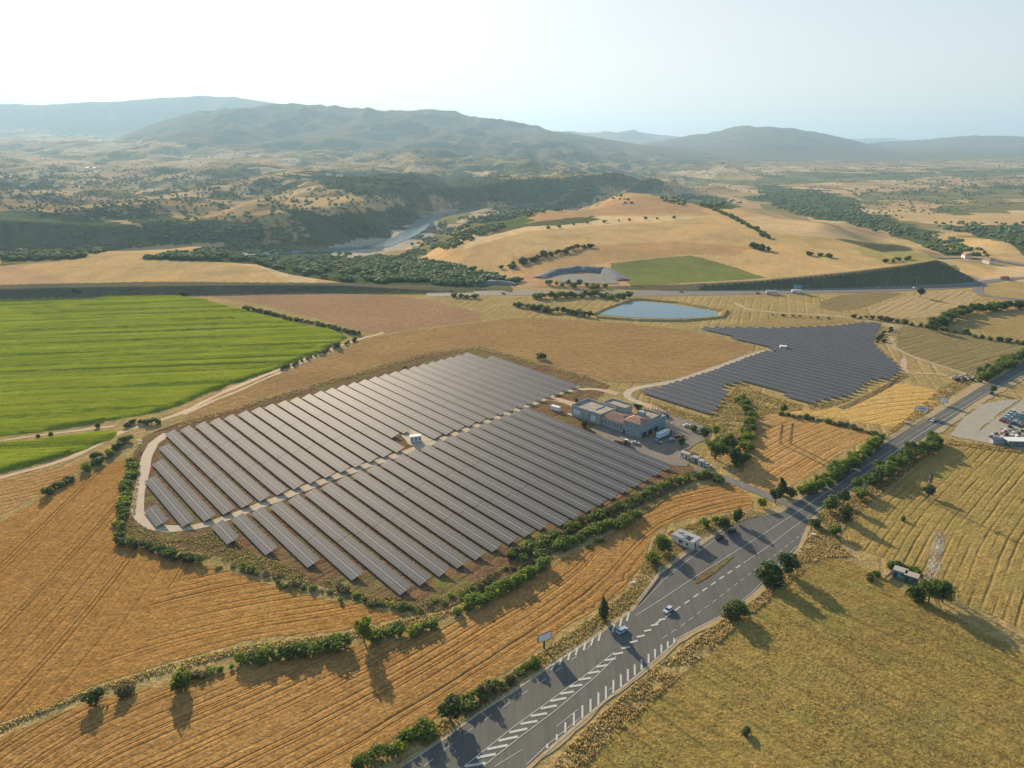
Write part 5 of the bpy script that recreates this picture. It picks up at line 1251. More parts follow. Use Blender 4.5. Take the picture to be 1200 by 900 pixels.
tufts("farm_edge_grass", [(205, 497), (300, 470), (400, 441), (500, 413), (560, 405), (690, 441), (690, 446), (560, 410), (500, 418), (400, 446), (300, 475), (210, 502)], 4500, [straw, strawd, straw, gr], (.2, .7), (.3, .8), clump=.3)
# ================================================================== BUILDINGS, VEHICLES, STREET FURNITURE
M_wall = flatmat("blue_grey_plaster", (0.33, 0.35, 0.355), 0.85, var=.18, scale=.5)
M_wallB = flatmat("turquoise_plaster", (0.24, 0.31, 0.325), 0.8, var=.2, scale=.6)
M_white = flatmat("white_paint", (0.72, 0.72, 0.70), 0.5, var=.06)
M_wallW = flatmat("weathered_white_wall", (0.62, 0.61, 0.58), 0.85, var=.15, scale=.8)
M_roofG = flatmat("grey_felt_roof", (0.30, 0.26, 0.21), 0.9, var=.2, scale=.3)
M_conc = flatmat("concrete", (0.36, 0.33, 0.29), 0.9, var=.15)
M_glass = flatmat("window_glass", (0.03, 0.045, 0.055), 0.15, spec=.6)
M_darkm = flatmat("dark_metal", (0.045, 0.045, 0.05), 0.5)
M_blueroof = flatmat("blue_tarp", (0.03, 0.06, 0.16), 0.6)
M_green = flatmat("green_container", (0.16, 0.30, 0.28), 0.6)
M_greenD = flatmat("dark_green_container", (0.07, 0.16, 0.13), 0.6)
M_rust = flatmat("rusty_lattice", (0.22, 0.14, 0.10), 0.7, .3)
M_rock = flatmat("rock", (0.36, 0.32, 0.27), 0.95, var=.3, scale=1.0)
M_quarry = flatmat("grey_spoil", (0.13, 0.15, 0.16), 0.95, var=.25, scale=.2)
M_wood = M_wood
def tile_mat(name, c):
    s = S(name); o_ = s.obj(); x, y, z = s.sep(o_)
    f = s.math('FRACT', s.math('MULTIPLY', s.math('ADD', x, y), 1.2)); n = s.noise(o_, .6, 4)
    k = s.mix(s.mrange(n, .3, .7), tuple(v_ * .75 for v_ in c), tuple(v_ * 1.2 for v_ in c)); k = s.mix(s.mrange(f, 0, 1, 0, .25), k, tuple(v_ * .5 for v_ in c))
    s.set("Base Color", k); s.set("Roughness", .9); return s.m
M_tileR = tile_mat("red_tiles", (0.36, 0.205, 0.145)); M_tileB = tile_mat("brown_tiles", (0.27, 0.17, 0.125))
def part(name, mat, parent, *boxes, label=None):
    b = MB()
    for c, d in boxes: b.box(c, d)
    o_ = b.build(name, mat, parent)
    if label: o_['label'] = label
    return o_
def window(parent, x, y, z, w, h, face='y', n_out=-1, frame=M_white, glass=M_glass):
    """window set on a wall whose outward normal is n_out along face"""
    t = .12; o = n_out * .05
    if face == 'y':
        f = part("window", frame, parent, ((x, y + o, z + h / 2 + .06), (w + .2, t, .1)), ((x, y + o, z - h / 2 - .06), (w + .2, t, .1)), ((x - w / 2 - .05, y + o, z), (.1, t, h + .02)), ((x + w / 2 + .05, y + o, z), (.1, t, h + .02)), ((x, y + o, z), (.07, t * .9, h)))
        part("pane", glass, f, ((x, y + o * .5, z), (w, t * .5, h)))
    else:
        f = part("window", frame, parent, ((x + o, y, z + h / 2 + .06), (t, w + .2, .1)), ((x + o, y, z - h / 2 - .06), (t, w + .2, .1)), ((x + o, y - w / 2 - .05, z), (t, .1, h + .02)), ((x + o, y + w / 2 + .05, z), (t, .1, h + .02)), ((x + o, y, z), (t * .9, .07, h)))
        part("pane", glass, f, ((x + o * .5, y, z), (t * .5, w, h)))
def hiproof(name, mat, parent, x0, x1, y0, y1, z, h, hip, over=.4, label=None):
    x0 -= over; x1 += over; y0 -= over; y1 += over; ym = (y0 + y1) / 2
    b = MB(); vs = [(x0, y0, z), (x1, y0, z), (x1, y1, z), (x0, y1, z), (x0 + hip, ym, z + h), (x1 - hip, ym, z + h)]
    b.add(vs, [(0, 1, 5, 4), (1, 2, 5), (2, 3, 4, 5), (3, 0, 4), (3, 2, 1, 0)]); o_ = b.build(name, mat, parent)
    if label: o_['label'] = label
    return o_
CX, CY, _ = at(749.4, 514); BR = R(-45)
# two-storey block
t = empty("office_building", (CX, CY, 0.1), BR, "two-storey turquoise block with red tiled roof and a row of narrow upper windows", "building")
part("wall", M_wallB, t, ((-5.5, 10, 3.9), (11, 20, 7.8)), ((-4, 22, 3.4), (8, 3.9, 6.8)))
hiproof("roof", M_tileR, t, -11, 0, 0, 9.5, 7.85, 1.8, 4, .35)
part("roof_terrace", M_roofG, t, ((-5.5, 14.9, 7.9), (10.4, 10, .2)), ((-5.5, 19.8, 8.3), (11.1, .3, .9)), ((-.1, 14.6, 8.2), (.3, 10.6, .7)), ((-10.9, 14.6, 8.2), (.3, 10.6, .7)))
part("roof_hut", M_wallB, t, ((-8, 12.5, 9.0), (3.4, 3.2, 2.1)))
for k in range(9): window(t, 0, 2.0 + k * 2.1, 5.7, 1.0, 1.9, 'x', 1)
for k in range(3):
    b = MB(); pr = [(-1.9, 0), (1.9, 0), (1.9, 1.9), (1.3, 2.6), (0, 2.95), (-1.3, 2.6), (-1.9, 1.9)]
    b.prism([(4.2 + k * 5.6 + a, z) for a, z in pr], -.02, .1); b.build("archway", M_darkm, t)
part("canopy", M_wallB, t, ((.6, 11, 3.5), (1.2, 19, .22)))
for k in range(3): window(t, -9 + k * 3.2, 0, 5.6, 1.1, 1.5, 'y', -1)
for k in range(2): window(t, -8 + k * 4.2, 0, 2.2, 1.2, 1.4, 'y', -1)
part("balcony", M_wall, t, ((-11.9, 1.4, 3.6), (1.6, 2.6, .2)), ((-12.6, 1.4, 4.1), (.12, 2.6, .9)))
part("door", M_darkm, t, ((-10.2, -.06, 1.15), (1.1, .1, 2.2)))
# brown roofed middle wing
t = empty("brown_roofed_wing", (CX, CY, 0.1), BR, "lower middle wing with brown hipped roof and a row of tall windows", "building")
part("wall", M_wall, t, ((-19.2, 6.4, 2.5), (15.6, 11.2, 5.0)))
hiproof("roof", M_tileB, t, -27, -11.4, .8, 12, 5.05, 2.4, 4.5, .4)
for k in range(7): window(t, -25.4 + k * 2.05, .8, 2.6, 1.0, 2.6, 'y', -1, M_wallW)
# flat roofed hall
t = empty("flat_roofed_hall", (CX, CY, 0.1), BR, "grey-blue hall with flat gravel roof, parapet and pale patches on its long wall", "building")
part("wall", M_wall, t, ((-37.4, 7.5, 2.9), (20.6, 15, 5.8)))
part("roof", M_roofG, t, ((-37.4, 7.5, 5.86), (19.8, 14.2, .1)))
part("parapet", M_wall, t, ((-37.4, .15, 6.2), (20.7, .32, .9)), ((-37.4, 14.85, 6.3), (20.7, .32, 1.1)), ((-47.6, 7.5, 6.4), (.32, 14.4, 1.3)), ((-27.2, 7.5, 6.1), (.32, 14.4, .6)), ((-34, 9, 6.1), (.25, 8, .4)))
part("pale_panel", M_wallW, t, ((-43.8, -.04, 3.3), (5.0, .1, 2.6)), ((-31.6, -.04, 2.8), (3.4, .1, 3.2)))
for k in range(3): part("pilaster", M_wallB, t, ((-39.6 + k * 4.9, -.08, 2.9), (.5, .2, 5.8)))
part("gate", M_wallB, t, ((-35.8, -.05, 2.0), (3.0, .12, 3.8)))
# annex behind
t = empty("annex_building", (CX, CY, 0.1), BR, "small flat-roofed annex standing apart behind the hall", "building")
part("wall", M_wall, t, ((-33.5, 25.5, 2.1), (15, 7.5, 4.2)))
part("roof", M_roofG, t, ((-33.5, 25.5, 4.24), (14.2, 6.8, .1)))
part("parapet", M_wall, t, ((-33.5, 21.85, 4.5), (15.1, .28, .6)), ((-33.5, 29.15, 4.7), (15.1, .28, 1.0)), ((-40.9, 25.5, 4.6), (.28, 7.2, .9)), ((-26.1, 25.5, 4.5), (.28, 7.2, .5)))
window(t, -37, 21.75, 2.4, 1.4, 1.2); window(t, -32, 21.75, 2.4, 1.4, 1.2)
t = empty("lean_to_shed", (CX, CY, 0.1), BR, "low grey lean-to between annex and brown-roofed wing", "shed")
part("wall", M_wall, t, ((-20, 19, 1.4), (7, 5, 2.8))); part("roof", M_darkm, t, ((-20, 19, 2.9), (7.5, 5.5, .18)))
# unfinished concrete frame
t = empty("unfinished_building", (CX, CY, 0.1), BR, "unfinished concrete frame of bare columns behind the turquoise block", "concrete frame")
for i in range(7):
    for j in range(2): part("column", M_conc, t, ((-13 + i * 1.9, 26.5 + j * 4, 3.6), (.35, .35, 7.2)))
part("beam", M_conc, t, ((-7.3, 26.5, 5.2), (12.0, .3, .35)), ((-7.3, 30.5, 5.2), (12.0, .3, .35)))

# inverter and transformer cabins
def cabin(x, y, rz, L, Wd, H_, label, doors=3):
    X, Y, _ = at(x, y); t = empty("transformer_cabin", (X, Y, .1), rz, label, "cabin", "white transformer cabins")
    part("body", M_white, t, ((0, 0, H_ / 2 + .25), (L, Wd, H_)))
    part("roof", M_white, t, ((0, 0, H_ + .34), (L + .3, Wd + .3, .16)))
    part("plinth", M_conc, t, ((0, 0, .12), (L + .1, Wd + .1, .24)))
    for k in range(doors):
        for zz in (1.0, 1.95): part("vent_grille", M_glass, t, ((-L / 2 + (k + .5) * L / doors, -Wd / 2 - .03, zz + .2), (L / doors * .55, .06, .65)))
    part("door", M_wall, t, ((L / 2 + .03, 0, 1.35), (.06, 1.0, 2.1)))
    return t
cabin(487, 517, R(18), 5.8, 2.9, 2.9, "white transformer cabin with dark vents on the track between the two solar blocks")
cabin(917.5, 410, R(-12), 4.8, 3.0, 2.8, "small white cabin amid the dark solar field")
X, Y, _ = at(651, 481); t = empty("white_container", (X, Y, .1), R(-40), "white container standing between the solar rows and the grey hall", "container")
part("body", M_white, t, ((0, 0, 1.45), (6.0, 2.5, 2.5))); part("corner_post", M_wall, t, *[((sx * 2.98, sy * 1.23, 1.4), (.14, .14, 2.65)) for sx in (-1, 1) for sy in (-1, 1)]); part("door", M_wallW, t, ((3.03, 0, 1.45), (.06, 2.1, 2.2)))
X, Y, _ = at(668, 487); t = empty("stacked_pallets", (X, Y, .1), R(-40), "low pale pile of boards at the left corner of the hall", "boards")
for k in range(3): part("board", M_wallW, t, ((0, k * .5, .25 + k * .12), (4, .45, .12)))

# container sheds by the pylon
for i, (x, y, mt, lab) in enumerate([(1054, 676, M_green, "lighter green container shed under the white lattice pylon"), (1067, 682, M_greenD, "darker green container shed touching the trees at the pylon")]):
    X, Y, _ = at(x, y); t = empty("container_shed", (X, Y, .1), R(-38), lab, "shed", "green container sheds by the pylon")
    part("body", mt, t, ((0, 0, 1.5), (4.4, 3.2, 2.8))); part("roof", M_conc, t, ((0, .15, 2.98), (4.6, 3.6, .14))); part("door", M_darkm, t, ((-1.2, -1.63, 1.3), (1.0, .06, 2.1)))
    part("vent_grille", M_darkm, t, ((1.1, -1.63, 1.9), (1.0, .06, .6)))
X, Y, _ = at(1042, 676); t = empty("fence_panel", (X, Y, .1), R(40), "short grey fence panel left of the green container sheds", "fence")
part("panel", M_wall, t, ((0, 0, 1.0), (7, .08, 1.6))); [part("post", M_darkm, t, ((a, 0, 1.0), (.12, .14, 2.0))) for a in (-3.4, 0, 3.4)]

# small derelict building by the lay-by
X, Y, _ = at(811, 645); t = empty("roadside_building", (X, Y, .1), R(-45), "small derelict white building with broken flat roof beside the lay-by", "building")
part("wall", M_wallW, t, ((-4.6, .1, 1.6), (9.2, .22, 3.2)), ((-4.6, 5.4, 1.6), (9.2, .22, 3.2)), ((-.1, 2.75, 1.6), (.22, 5.08, 3.2)), ((-9.1, 2.75, 1.6), (.22, 5.08, 3.2)), ((-4.4, 2.75, 1.6), (.22, 5.08, 3.2)), label="white wall with peeling paint")
part("roof_slab", M_wall, t, ((-6.9, 2.75, 3.3), (5.0, 6.2, .2)), ((-2.9, 4.6, 3.3), (2.9, 2.4, .2)), ((-.5, 2.8, 3.35), (1.7, 6.0, .2)))
part("roof_rubble", M_rock, t, ((-7.4, 3.2, 3.6), (1.6, 1.2, .5)), ((-5.6, 2.2, 3.5), (.8, .9, .3)))
window(t, -5.2, -.02, 1.7, 1.6, 1.2, 'y', -1, M_wallW); window(t, -2.4, -.02, 1.7, .9, 1.2, 'y', -1, M_wallW)
part("door", M_darkm, t, ((.03, 2.2, 1.1), (.08, 1.0, 2.1)))
part("doorstep", M_conc, t, ((1.4, 2.2, .12), (2.4, 2.0, .22)))
# gate kiosks
for i, (x, y, w, mt, lab) in enumerate([(803, 536, 4.6, M_wallW, "white gatehouse hut beside the round yard tree"), (815, 541, 3.0, M_green, "pale green hut next to the white gatehouse hut"), (822, 545, 2.6, M_wallW, "small white hut under the yard gate trees")]):
    X, Y, _ = at(x, y); t = empty("gate_hut", (X, Y, .1), R(-48), lab, "hut", "huts at the yard gate")
    part("wall", mt, t, ((0, 0, 1.25), (w, 2.4, 2.5))); part("roof", M_conc, t, ((0, 0, 2.6), (w + .4, 2.8, .16))); window(t, -w * .2, -1.2, 1.5, w * .3, .9); part("door", M_darkm, t, ((w * .32, -1.23, 1.05), (.8, .06, 2.0)))
# car yard sheds on the right
X, Y, _ = at(1195, 524); t = empty("white_roofed_shed", (X, Y, .1), R(-4), "long shed with white metal roof at the right edge by the scrap heap", "shed")
part("wall", M_greenD, t, ((4, 2.5, 1.6), (20, 5, 3.2))); part("roof", M_white, t, ((4, 2.4, 3.3), (20.8, 5.8, .2))); [window(t, -4 + k * 4, -.02, 1.8, 1.6, 1.1) for k in range(5)]
X, Y, _ = at(1174, 521); t = empty("blue_roofed_shed", (X, Y, .1), R(-4), "low shed under a dark blue roof beside the scrap heap", "shed")
part("wall", M_wall, t, ((0, 1.6, 1.2), (9.4, 3.2, 2.4))); part("roof", M_blueroof, t, ((0, 1.6, 2.5), (9.8, 3.8, .16))); part("door", M_greenD, t, ((3, -.04, 1.05), (1.6, .08, 2.1)))
# scrap heap: countable bits
def chunk(name, x, y, s_, mat, lab, cat, grp, z=0.05, n=0):
    b = MB(); r_ = random.Random(int(x * 31 + y * 17 + n)); bm = bmesh.new(); bmesh.ops.create_icosphere(bm, subdivisions=2, radius=1)
    for v_ in bm.verts: v_.co = Vector((v_.co.x * s_ * (1 + r_.uniform(-.25, .25)), v_.co.y * s_ * .8 * (1 + r_.uniform(-.25, .25)), max(-.1, v_.co.z) * s_ * .7 * (1 + r_.uniform(-.2, .2))))
    me = bpy.data.meshes.new(name); bm.to_mesh(me); bm.free(); me.materials.append(mat)
    o_ = link(bpy.data.objects.new(name, me)); o_.location = (x, y, z); o_.rotation_euler = (0, 0, r_.uniform(0, 6)); return tag(o_, lab, cat, grp)
SC = [M_steel, M_darkm, M_white, M_greenD, M_rust, M_conc]
for k in range(46):
    x = random.uniform(1160, 1200); y = random.uniform(499, 519)
    if y > 516 and x > 1180 or x < 1160 + (512 - y) * 1.2: continue
    X, Y, _ = at(x, y); b = MB(); 
    for j in range(random.randint(2, 4)): b.box((random.uniform(-.6, .6), random.uniform(-.6, .6), .3 + j * .3), (random.uniform(.5, 2.0), random.uniform(.4, 1.2), random.uniform(.3, .7)), random.uniform(0, 3))
    o_ = b.build("scrap_pile", random.choice(SC)); o_.location = (X, Y, .05); tag(o_, "pile of scrap metal and boxes in the heap by the parked cars", "scrap", "scrap piles in the yard")
# boulders by the field track
for k in range(26):
    x = random.gauss(1128, 10); y = 443 + random.gauss(0, 2.2) + (x - 1128) * .08; X, Y, _ = at(x, y)
    chunk("boulder", X, Y, random.uniform(.8, 2.1), M_rock, "pale boulder in the rock pile at the end of the field track", "boulder", "boulders at the track end", n=k)
for k in range(6):
    X, Y, _ = at(634 + random.uniform(-4, 5), 417 + random.uniform(-2, 1.5)); chunk("boulder", X, Y, random.uniform(.8, 1.5), M_wallW, "whitish rock in the bush-covered pile in the tan field", "boulder", "rocks in the tan field", n=k)
for k, (x, y) in enumerate([(740, 684), (744, 683), (146, 500), (235, 493), (178, 492), (787, 497), (802, 499), (896, 502), (250, 352)]):
    X, Y, _ = at(x, y); chunk("boulder", X, Y, random.uniform(.5, .9), M_wallW, "small white block lying on the grass", "block", "white blocks lying about", n=k)

# --- vehicles
PA = {}
def paintm(name, c, metal=.3):
    if name not in PA: PA[name] = flatmat("car_" + name, c, .28, metal, var=.03, spec=.5)
    return PA[name]
WHEEL = None
def wheel(parent, x, y, r=.33, w=.22):
    global WHEEL
    if WHEEL is None:
        b = MB(); b.bar((0, -.5, 0), (0, .5, 0), 1.0, 16); WHEEL = b
    b = MB(); b.bar((x, y - w / 2, r), (x, y + w / 2, r), r, 14); o_ = b.build("wheel", M_dark, parent)
    h = MB(); h.bar((x, y - w / 2 - .01, r), (x, y + w / 2 + .01, r), r * .55, 10); h.build("rim", M_steel, o_)
def car(x, y, az_, pname, pc, label, group=None, hatch=True, van=False, world=None):
    X, Y = (at(x, y)[:2] if world is None else world); zz = .25 if world is None or len(world) < 3 else world[2]
    if world is not None and len(world) == 3: X, Y = world[:2]
    t = empty("parked_car" if group and 'parked' in group else ("delivery_van" if van else "car"), (X, Y, zz), R(90 - az_), label, "van" if van else "car", group)
    m = paintm(pname, pc); b = MB(); hw = .88
    if van: prof = [(-2.4, .35), (2.3, .35), (2.4, .9), (1.9, 1.25), (1.35, 2.0), (1.0, 2.1), (-2.3, 2.1), (-2.42, 1.2)]
    else: prof = [(-2.1, .32), (2.05, .32), (2.15, .62), (1.95, .86), (1.0, .98), (-1.55, 1.0), (-2.1, .92), (-2.18, .6)] 
    b.prism([(a, z) for a, z in prof], -hw, hw, axis='y')
    # prism along y expects (x, z)
    body = b.build("body", m, t)
    bev = body.modifiers.new("soft", 'BEVEL'); bev.width = .07; bev.segments = 2
    if not van:
        g = MB(); x0, x1, x2, x3 = (-1.9, -1.45, .35, 1.05) if hatch else (-1.6, -1.0, .35, 1.0)
        g.add([(x0, -.80, .97), (x3, -.80, .97), (x3, .80, .97), (x0, .80, .97), (x1, -.64, 1.42), (x2, -.64, 1.42), (x2, .64, 1.42), (x1, .64, 1.42)], [(0, 1, 5, 4), (1, 2, 6, 5), (2, 3, 7, 6), (3, 0, 4, 7), (4, 5, 6, 7)])
        g.build("windows", M_glass, t)
        r_ = MB(); r_.box(((x1 + x2) / 2, 0, 1.44), (x2 - x1 + .06, 1.32, .05)); r_.build("roof", m, t)
    else:
        part("windscreen", M_glass, t, ((1.68, 0, 1.62), (.35, 1.5, .5))); part("side_window", M_glass, t, ((1.05, 0, 1.65), (.7, 1.8, .42)))
    for sx in (-1.35, 1.3):
        for sy in (-.8, .8): wheel(t, sx, sy)
    for sy in (-.6, .6):
        part("headlight", M_white, t, ((2.08 if not van else 2.33, sy, .68), (.12, .3, .14))); part("tail_light", paintm("tail_red", (.35, .02, .02), 0), t, ((-2.13 if not van else -2.36, sy, .74), (.1, .26, .14)))
    return t
car(783, 717, 228, "silver", (.55, .60, .66), "silver hatchback driving down the middle lane beside the dashed hatch line")
car(729, 741, 48, "ice_blue", (.42, .55, .66), "light blue hatchback crossing the shadow of the dark tapered tree")
car(1093, 494, 228, "white", (.75, .76, .77), "white car on the far stretch of the road below the billboards")
car(1162, 462, 48, "navy", (.02, .05, .10), "small dark blue car standing by the verge at the far end of the road", hatch=False)
car(843, 632, 52, "black", (.015, .02, .03), "dark car parked in tree shade, the nearer of two in the lay-by", "cars parked in the lay-by")
car(858, 624, 48, "black2", (.02, .03, .035), "black car parked in the lay-by, the one nearer the side road", "cars parked in the lay-by", van=False)
car(829, 547, 100, "white", (.75, .76, .77), "white car parked under the yard gate trees", "vehicles parked in the yard")
car(805, 500, 80, "white", (.75, .76, .77), "white car parked at the top edge of the paved yard", "vehicles parked in the yard", hatch=False)
car(794, 513, 60, "red", (.40, .03, .04), "dark red car parked beside the truck cab", "vehicles parked in the yard")
car(787, 517, 60, "grey", (.30, .34, .38), "grey car parked alongside the box truck", "vehicles parked in the yard")
car(744.5, 520.5, 110, "white", (.75, .76, .77), "white car parked at the corner of the solar rows by the tractor", "vehicles parked in the yard", hatch=False)
car(771, 519, 130, "grey", (.30, .34, .38), "flat grey car parked behind the box truck", "vehicles parked in the yard")
car(713, 612 - 90 + 0, 50, "white", (.75, .76, .77), "") if False else None
# box truck
def truck(x, y, az_, cabc, boxc, label, L=8.0, world=None, z=.22, group=None, tank=False):
    X, Y = at(x, y)[:2] if world is None else world
    t = empty("box_truck", (X, Y, z), R(90 - az_), label, "truck", group)
    bx = MB(); bx.box((-1.2, 0, 2.35), (L, 2.45, 2.6)); o_ = bx.build("cargo_box", boxc, t); bv = o_.modifiers.new("soft", 'BEVEL'); bv.width = .05
    ca = MB(); x0 = L / 2 - 1.2 + .25; ca.prism([(x0, .7), (x0 + 2.2, .7), (x0 + 2.3, 1.6), (x0 + 2.0, 2.9), (x0 + .2, 3.1), (x0, 3.0)], -1.18, 1.18, axis='y'); ca.build("cab", cabc, t)
    part("windscreen", M_glass, t, ((x0 + 2.13, 0, 2.2), (.16, 2.0, .8)))
    part("chassis", M_darkm, t, ((.3, 0, .8), (L + 2.4, .9, .3)))
    for sx in (-L / 2 + .4, -L / 2 + 1.6, x0 + 1.2):
        for sy in (-1.05, 1.05): wheel(t, sx, sy, .5, .3)
    return t
M_boxblue = flatmat("pale_blue_box", (.50, .64, .72), .5)
truck(778, 512.5, 47, M_greenD, M_boxblue, "box truck with pale blue cargo box and dark green cab in the yard", 9.0)
# tractor
X, Y, _ = at(734, 521); t = empty("tractor", (X, Y, .1), R(-30), "dark tractor with trailer parked at the edge of the solar rows", "tractor")
part("hood", M_rust, t, ((1.3, 0, 1.2), (1.9, .9, .8))); part("cab", M_glass, t, ((-.2, 0, 1.9), (1.4, 1.4, 1.6))); part("cab_roof", M_white, t, ((-.2, 0, 2.78), (1.6, 1.6, .12)))
for sy in (-.85, .85): wheel(t, -.5, sy, .85, .4); wheel(t, 1.8, sy, .5, .3)
part("trailer_bed", M_rust, t, ((-4.2, 0, 1.1), (4.6, 2.1, .9)))
# rows of parked cars in the dealer's yard
cols_ = [("red", (.40, .03, .04)), ("white", (.75, .76, .77)), ("silver", (.55, .60, .66)), ("grey", (.30, .34, .38)), ("navy", (.02, .05, .10)), ("black", (.015, .02, .03)), ("teal", (.03, .20, .20))]
A0 = Vector(at(1172, 494)[:2]); dR = Vector((math.sin(R(47)), math.cos(R(47)))); dC = Vector((math.sin(R(137)), math.cos(R(137))))
for r0 in range(3):
    for k in range(9):
        p = A0 + dR * (k * 2.7) + dC * (r0 * 5.6 + 1.5)
        pxx, pyy = topx(np.array(p.x), np.array(p.y), 0)
        if pxx > 1222: continue
        c_ = cols_[0] if (r0 == 0 and k == 0) else cols_[1:][(k * 3 + r0 * 2 + random.randint(0, 2)) % 6]
        car(0, 0, 137 + random.uniform(-3, 3), c_[0], c_[1], "red car at the near end of the front row in the car yard" if (r0 == 0 and k == 0) else f"{c_[0]} car parked in the {'front' if r0 == 0 else 'middle' if r0 == 1 else 'back'} row of the car yard", "cars parked in the car yard", world=(p.x, p.y))
# motorway traffic
truck(934, 343.5, 92, M_white, M_white, "white lorry on the motorway below the cut slope", 9, group="lorries on the motorway")
truck(905, 345.0, 92, M_white, flatmat("grey_box", (.5, .5, .5)), "grey lorry on the motorway left of the blue gantry sign", 11, group="lorries on the motorway")
truck(1177, 327.5, 75, M_rust, flatmat("red_box", (.42, .16, .14)), "red lorry turning into the slip road at the right edge", 9, group="lorries on the motorway")
car(590, 344.5, 95, "navy", (.02, .05, .10), "dark car on the motorway in front of the quarry", "cars on the motorway")
car(798, 342.5, 95, "grey", (.30, .34, .38), "grey car on the motorway above the pond", "cars on the motorway")
car(888, 344.5, 95, "black", (.015, .02, .03), "black car on the motorway below the green meadow", "cars on the motorway")
car(1072, 338, 85, "white", (.75, .76, .77), "white van-like car at the foot of the cut slope", "cars on the motorway")
# billboards
def billboard(x, y, az_, w, h, up, label, marks=True):
    X, Y, _ = at(x, y); t = empty("billboard", (X, Y, .05), R(-az_), label, "billboard", "roadside billboards")
    part("post", M_darkm, t, ((0, .25, up / 2 + .3), (.45, .35, up + .8)))
    part("frame", M_darkm, t, ((0, .08, up + h + .06), (w + .3, .3, .18)), ((0, .08, up - .06), (w + .3, .3, .18)), ((-w / 2 - .08, .08, up + h / 2), (.18, .3, h)), ((w / 2 + .08, .08, up + h / 2), (.18, .3, h)))
    p = part("panel", M_white, t, ((0, 0, up + h / 2), (w, .2, h - .02)))
    if marks: part("printed_panel", M_wall, p, ((0, -.115, up + h * .55), (w * .62, .02, h * .36)), ((w * .1, -.115, up + h * .2), (w * .4, .02, h * .12)))
    return t
billboard(638, 760, -30, 4.6, 2.6, 3.0, "billboard with white panel at the wheat edge, casting a long shadow on the road", False)
X, Y, _ = at(638, 760)
billboard(1079, 487, 15, 6.5, 3.2, 2.6, "larger billboard on the edge of the golden field, left of the white car")
billboard(1105, 475, 20, 4.2, 3.4, 1.5, "smaller square billboard on the verge, right of the larger one", False)
X, Y, _ = at(165, 524); t = empty("sensor_mast", (X, Y, .05), R(-10), "white square framed board on a short post at the upper gravel bend", "sign board")
part("post", M_steel, t, ((0, 0, 1.3), (.18, .18, 2.6))); part("frame", M_white, t, ((0, 0, 3.9), (2.6, .14, .2)), ((0, 0, 2.1), (2.6, .14, .2)), ((-1.2, 0, 3.0), (.2, .14, 1.7)), ((1.2, 0, 3.0), (.2, .14, 1.7)), ((0, 0, 3.0), (.1, .1, 1.6))); part("board", M_wallW, t, ((.5, .02, 3.2), (1.2, .06, .9)))
X, Y, _ = at(953, 628); t = empty("roadside_cabinet", (X, Y, .05), R(-30), "small white box on the dry grass below the compact dark bush", "box"); part("body", M_white, t, ((0, 0, .5), (1.5, .9, .8))); part("lid", M_wallW, t, ((0, 0, .93), (1.6, 1.0, .08)))
X, Y, _ = at(1063, 497); t = empty("concrete_box", (X, Y, .05), R(-30), "low grey concrete box on the verge before the guard rail", "box"); part("body", M_conc, t, ((0, 0, .6), (2.6, 1.6, 1.2))); part("lid", M_wall, t, ((0, 0, 1.25), (2.8, 1.8, .1)))
# guard rails
def rail(line, label):
    P = densify(W(line), 4.0, False); t = empty("guard_rail", (P[0][0], P[0][1], .1), 0, label, "guard rail", "guard rails beside the road")
    b = MB()
    for a, c in zip(P[:-1], P[1:]):
        for z in (.45, .65): b.bar((a[0] - P[0][0], a[1] - P[0][1], z), (c[0] - P[0][0], c[1] - P[0][1], z), .09)
    b.build("beam", M_steel, t); q_ = MB()
    for a in P: part("post", M_steel, t, ((a[0] - P[0][0], a[1] - P[0][1], .35), (.12, .12, .75)))
rail([(1036, 519), (1050, 510), (1070, 497.5), (1082, 490)], "grey guard rail on the field side of the road before the white car")
rail([(745, 708), (760, 690), (772, 674), (795, 655), (810, 643)], "low dark rail along the lay-by below the small white building")
# lattice towers
def lattice(x, y, h, w0, w1, mat, label, arms, name="pylon", nseg=9, r=.09, rz=0.0, group=None):
    X, Y, _ = at(x, y); t = empty(name, (X, Y, 0), rz, label, "pylon", group); b = MB(); L = []
    for k in range(nseg + 1):
        f = k / nseg; ww = (w0 * (1 - f) ** 1.0 + w1 * f) / 2; L.append([(-ww, -ww, f * h), (ww, -ww, f * h), (ww, ww, f * h), (-ww, ww, f * h)])
    for k in range(nseg):
        for i in range(4):
            j = (i + 1) % 4; b.bar(L[k][i], L[k + 1][i], r); b.bar(L[k][i], L[k + 1][j], r * .6); b.bar(L[k][j], L[k + 1][i], r * .6); b.bar(L[k + 1][i], L[k + 1][j], r * .6)
    b.build("lattice_mast", mat, t)
    for z, a in arms:
        for sx in (-1, 1):
            c = MB(); c.bar((0, 0, z + .8), (sx * a, 0, z), .09); c.bar((0, -.4, z), (sx * a, 0, z), .08); c.bar((0, .4, z), (sx * a, 0, z), .08); arm = c.build("cross_arm", mat, t)
            i_ = MB(); i_.bar((sx * a, 0, z), (sx * a, 0, z - 1.4), .11, 6); i_.build("insulator", M_white, arm)
    return t
_sm = S("faded_red_white_steel"); _z = _sm.sep(_sm.obj())[2]; _sm.set("Base Color", _sm.mix(_sm.math('GREATER_THAN', _sm.math('FRACT', _sm.math('DIVIDE', _z, 7.4)), 0.5), (0.66, 0.63, 0.60), (0.50, 0.38, 0.34))); _sm.set("Roughness", .6); M_mast = _sm.m
lattice(1089, 688, 22, 3.0, 2.0, M_mast, "tall whitish lattice pylon rising from trees at the right", [(15.0, 2.6), (18.0, 2.2), (20.8, 1.8)], r=.14, rz=R(20))
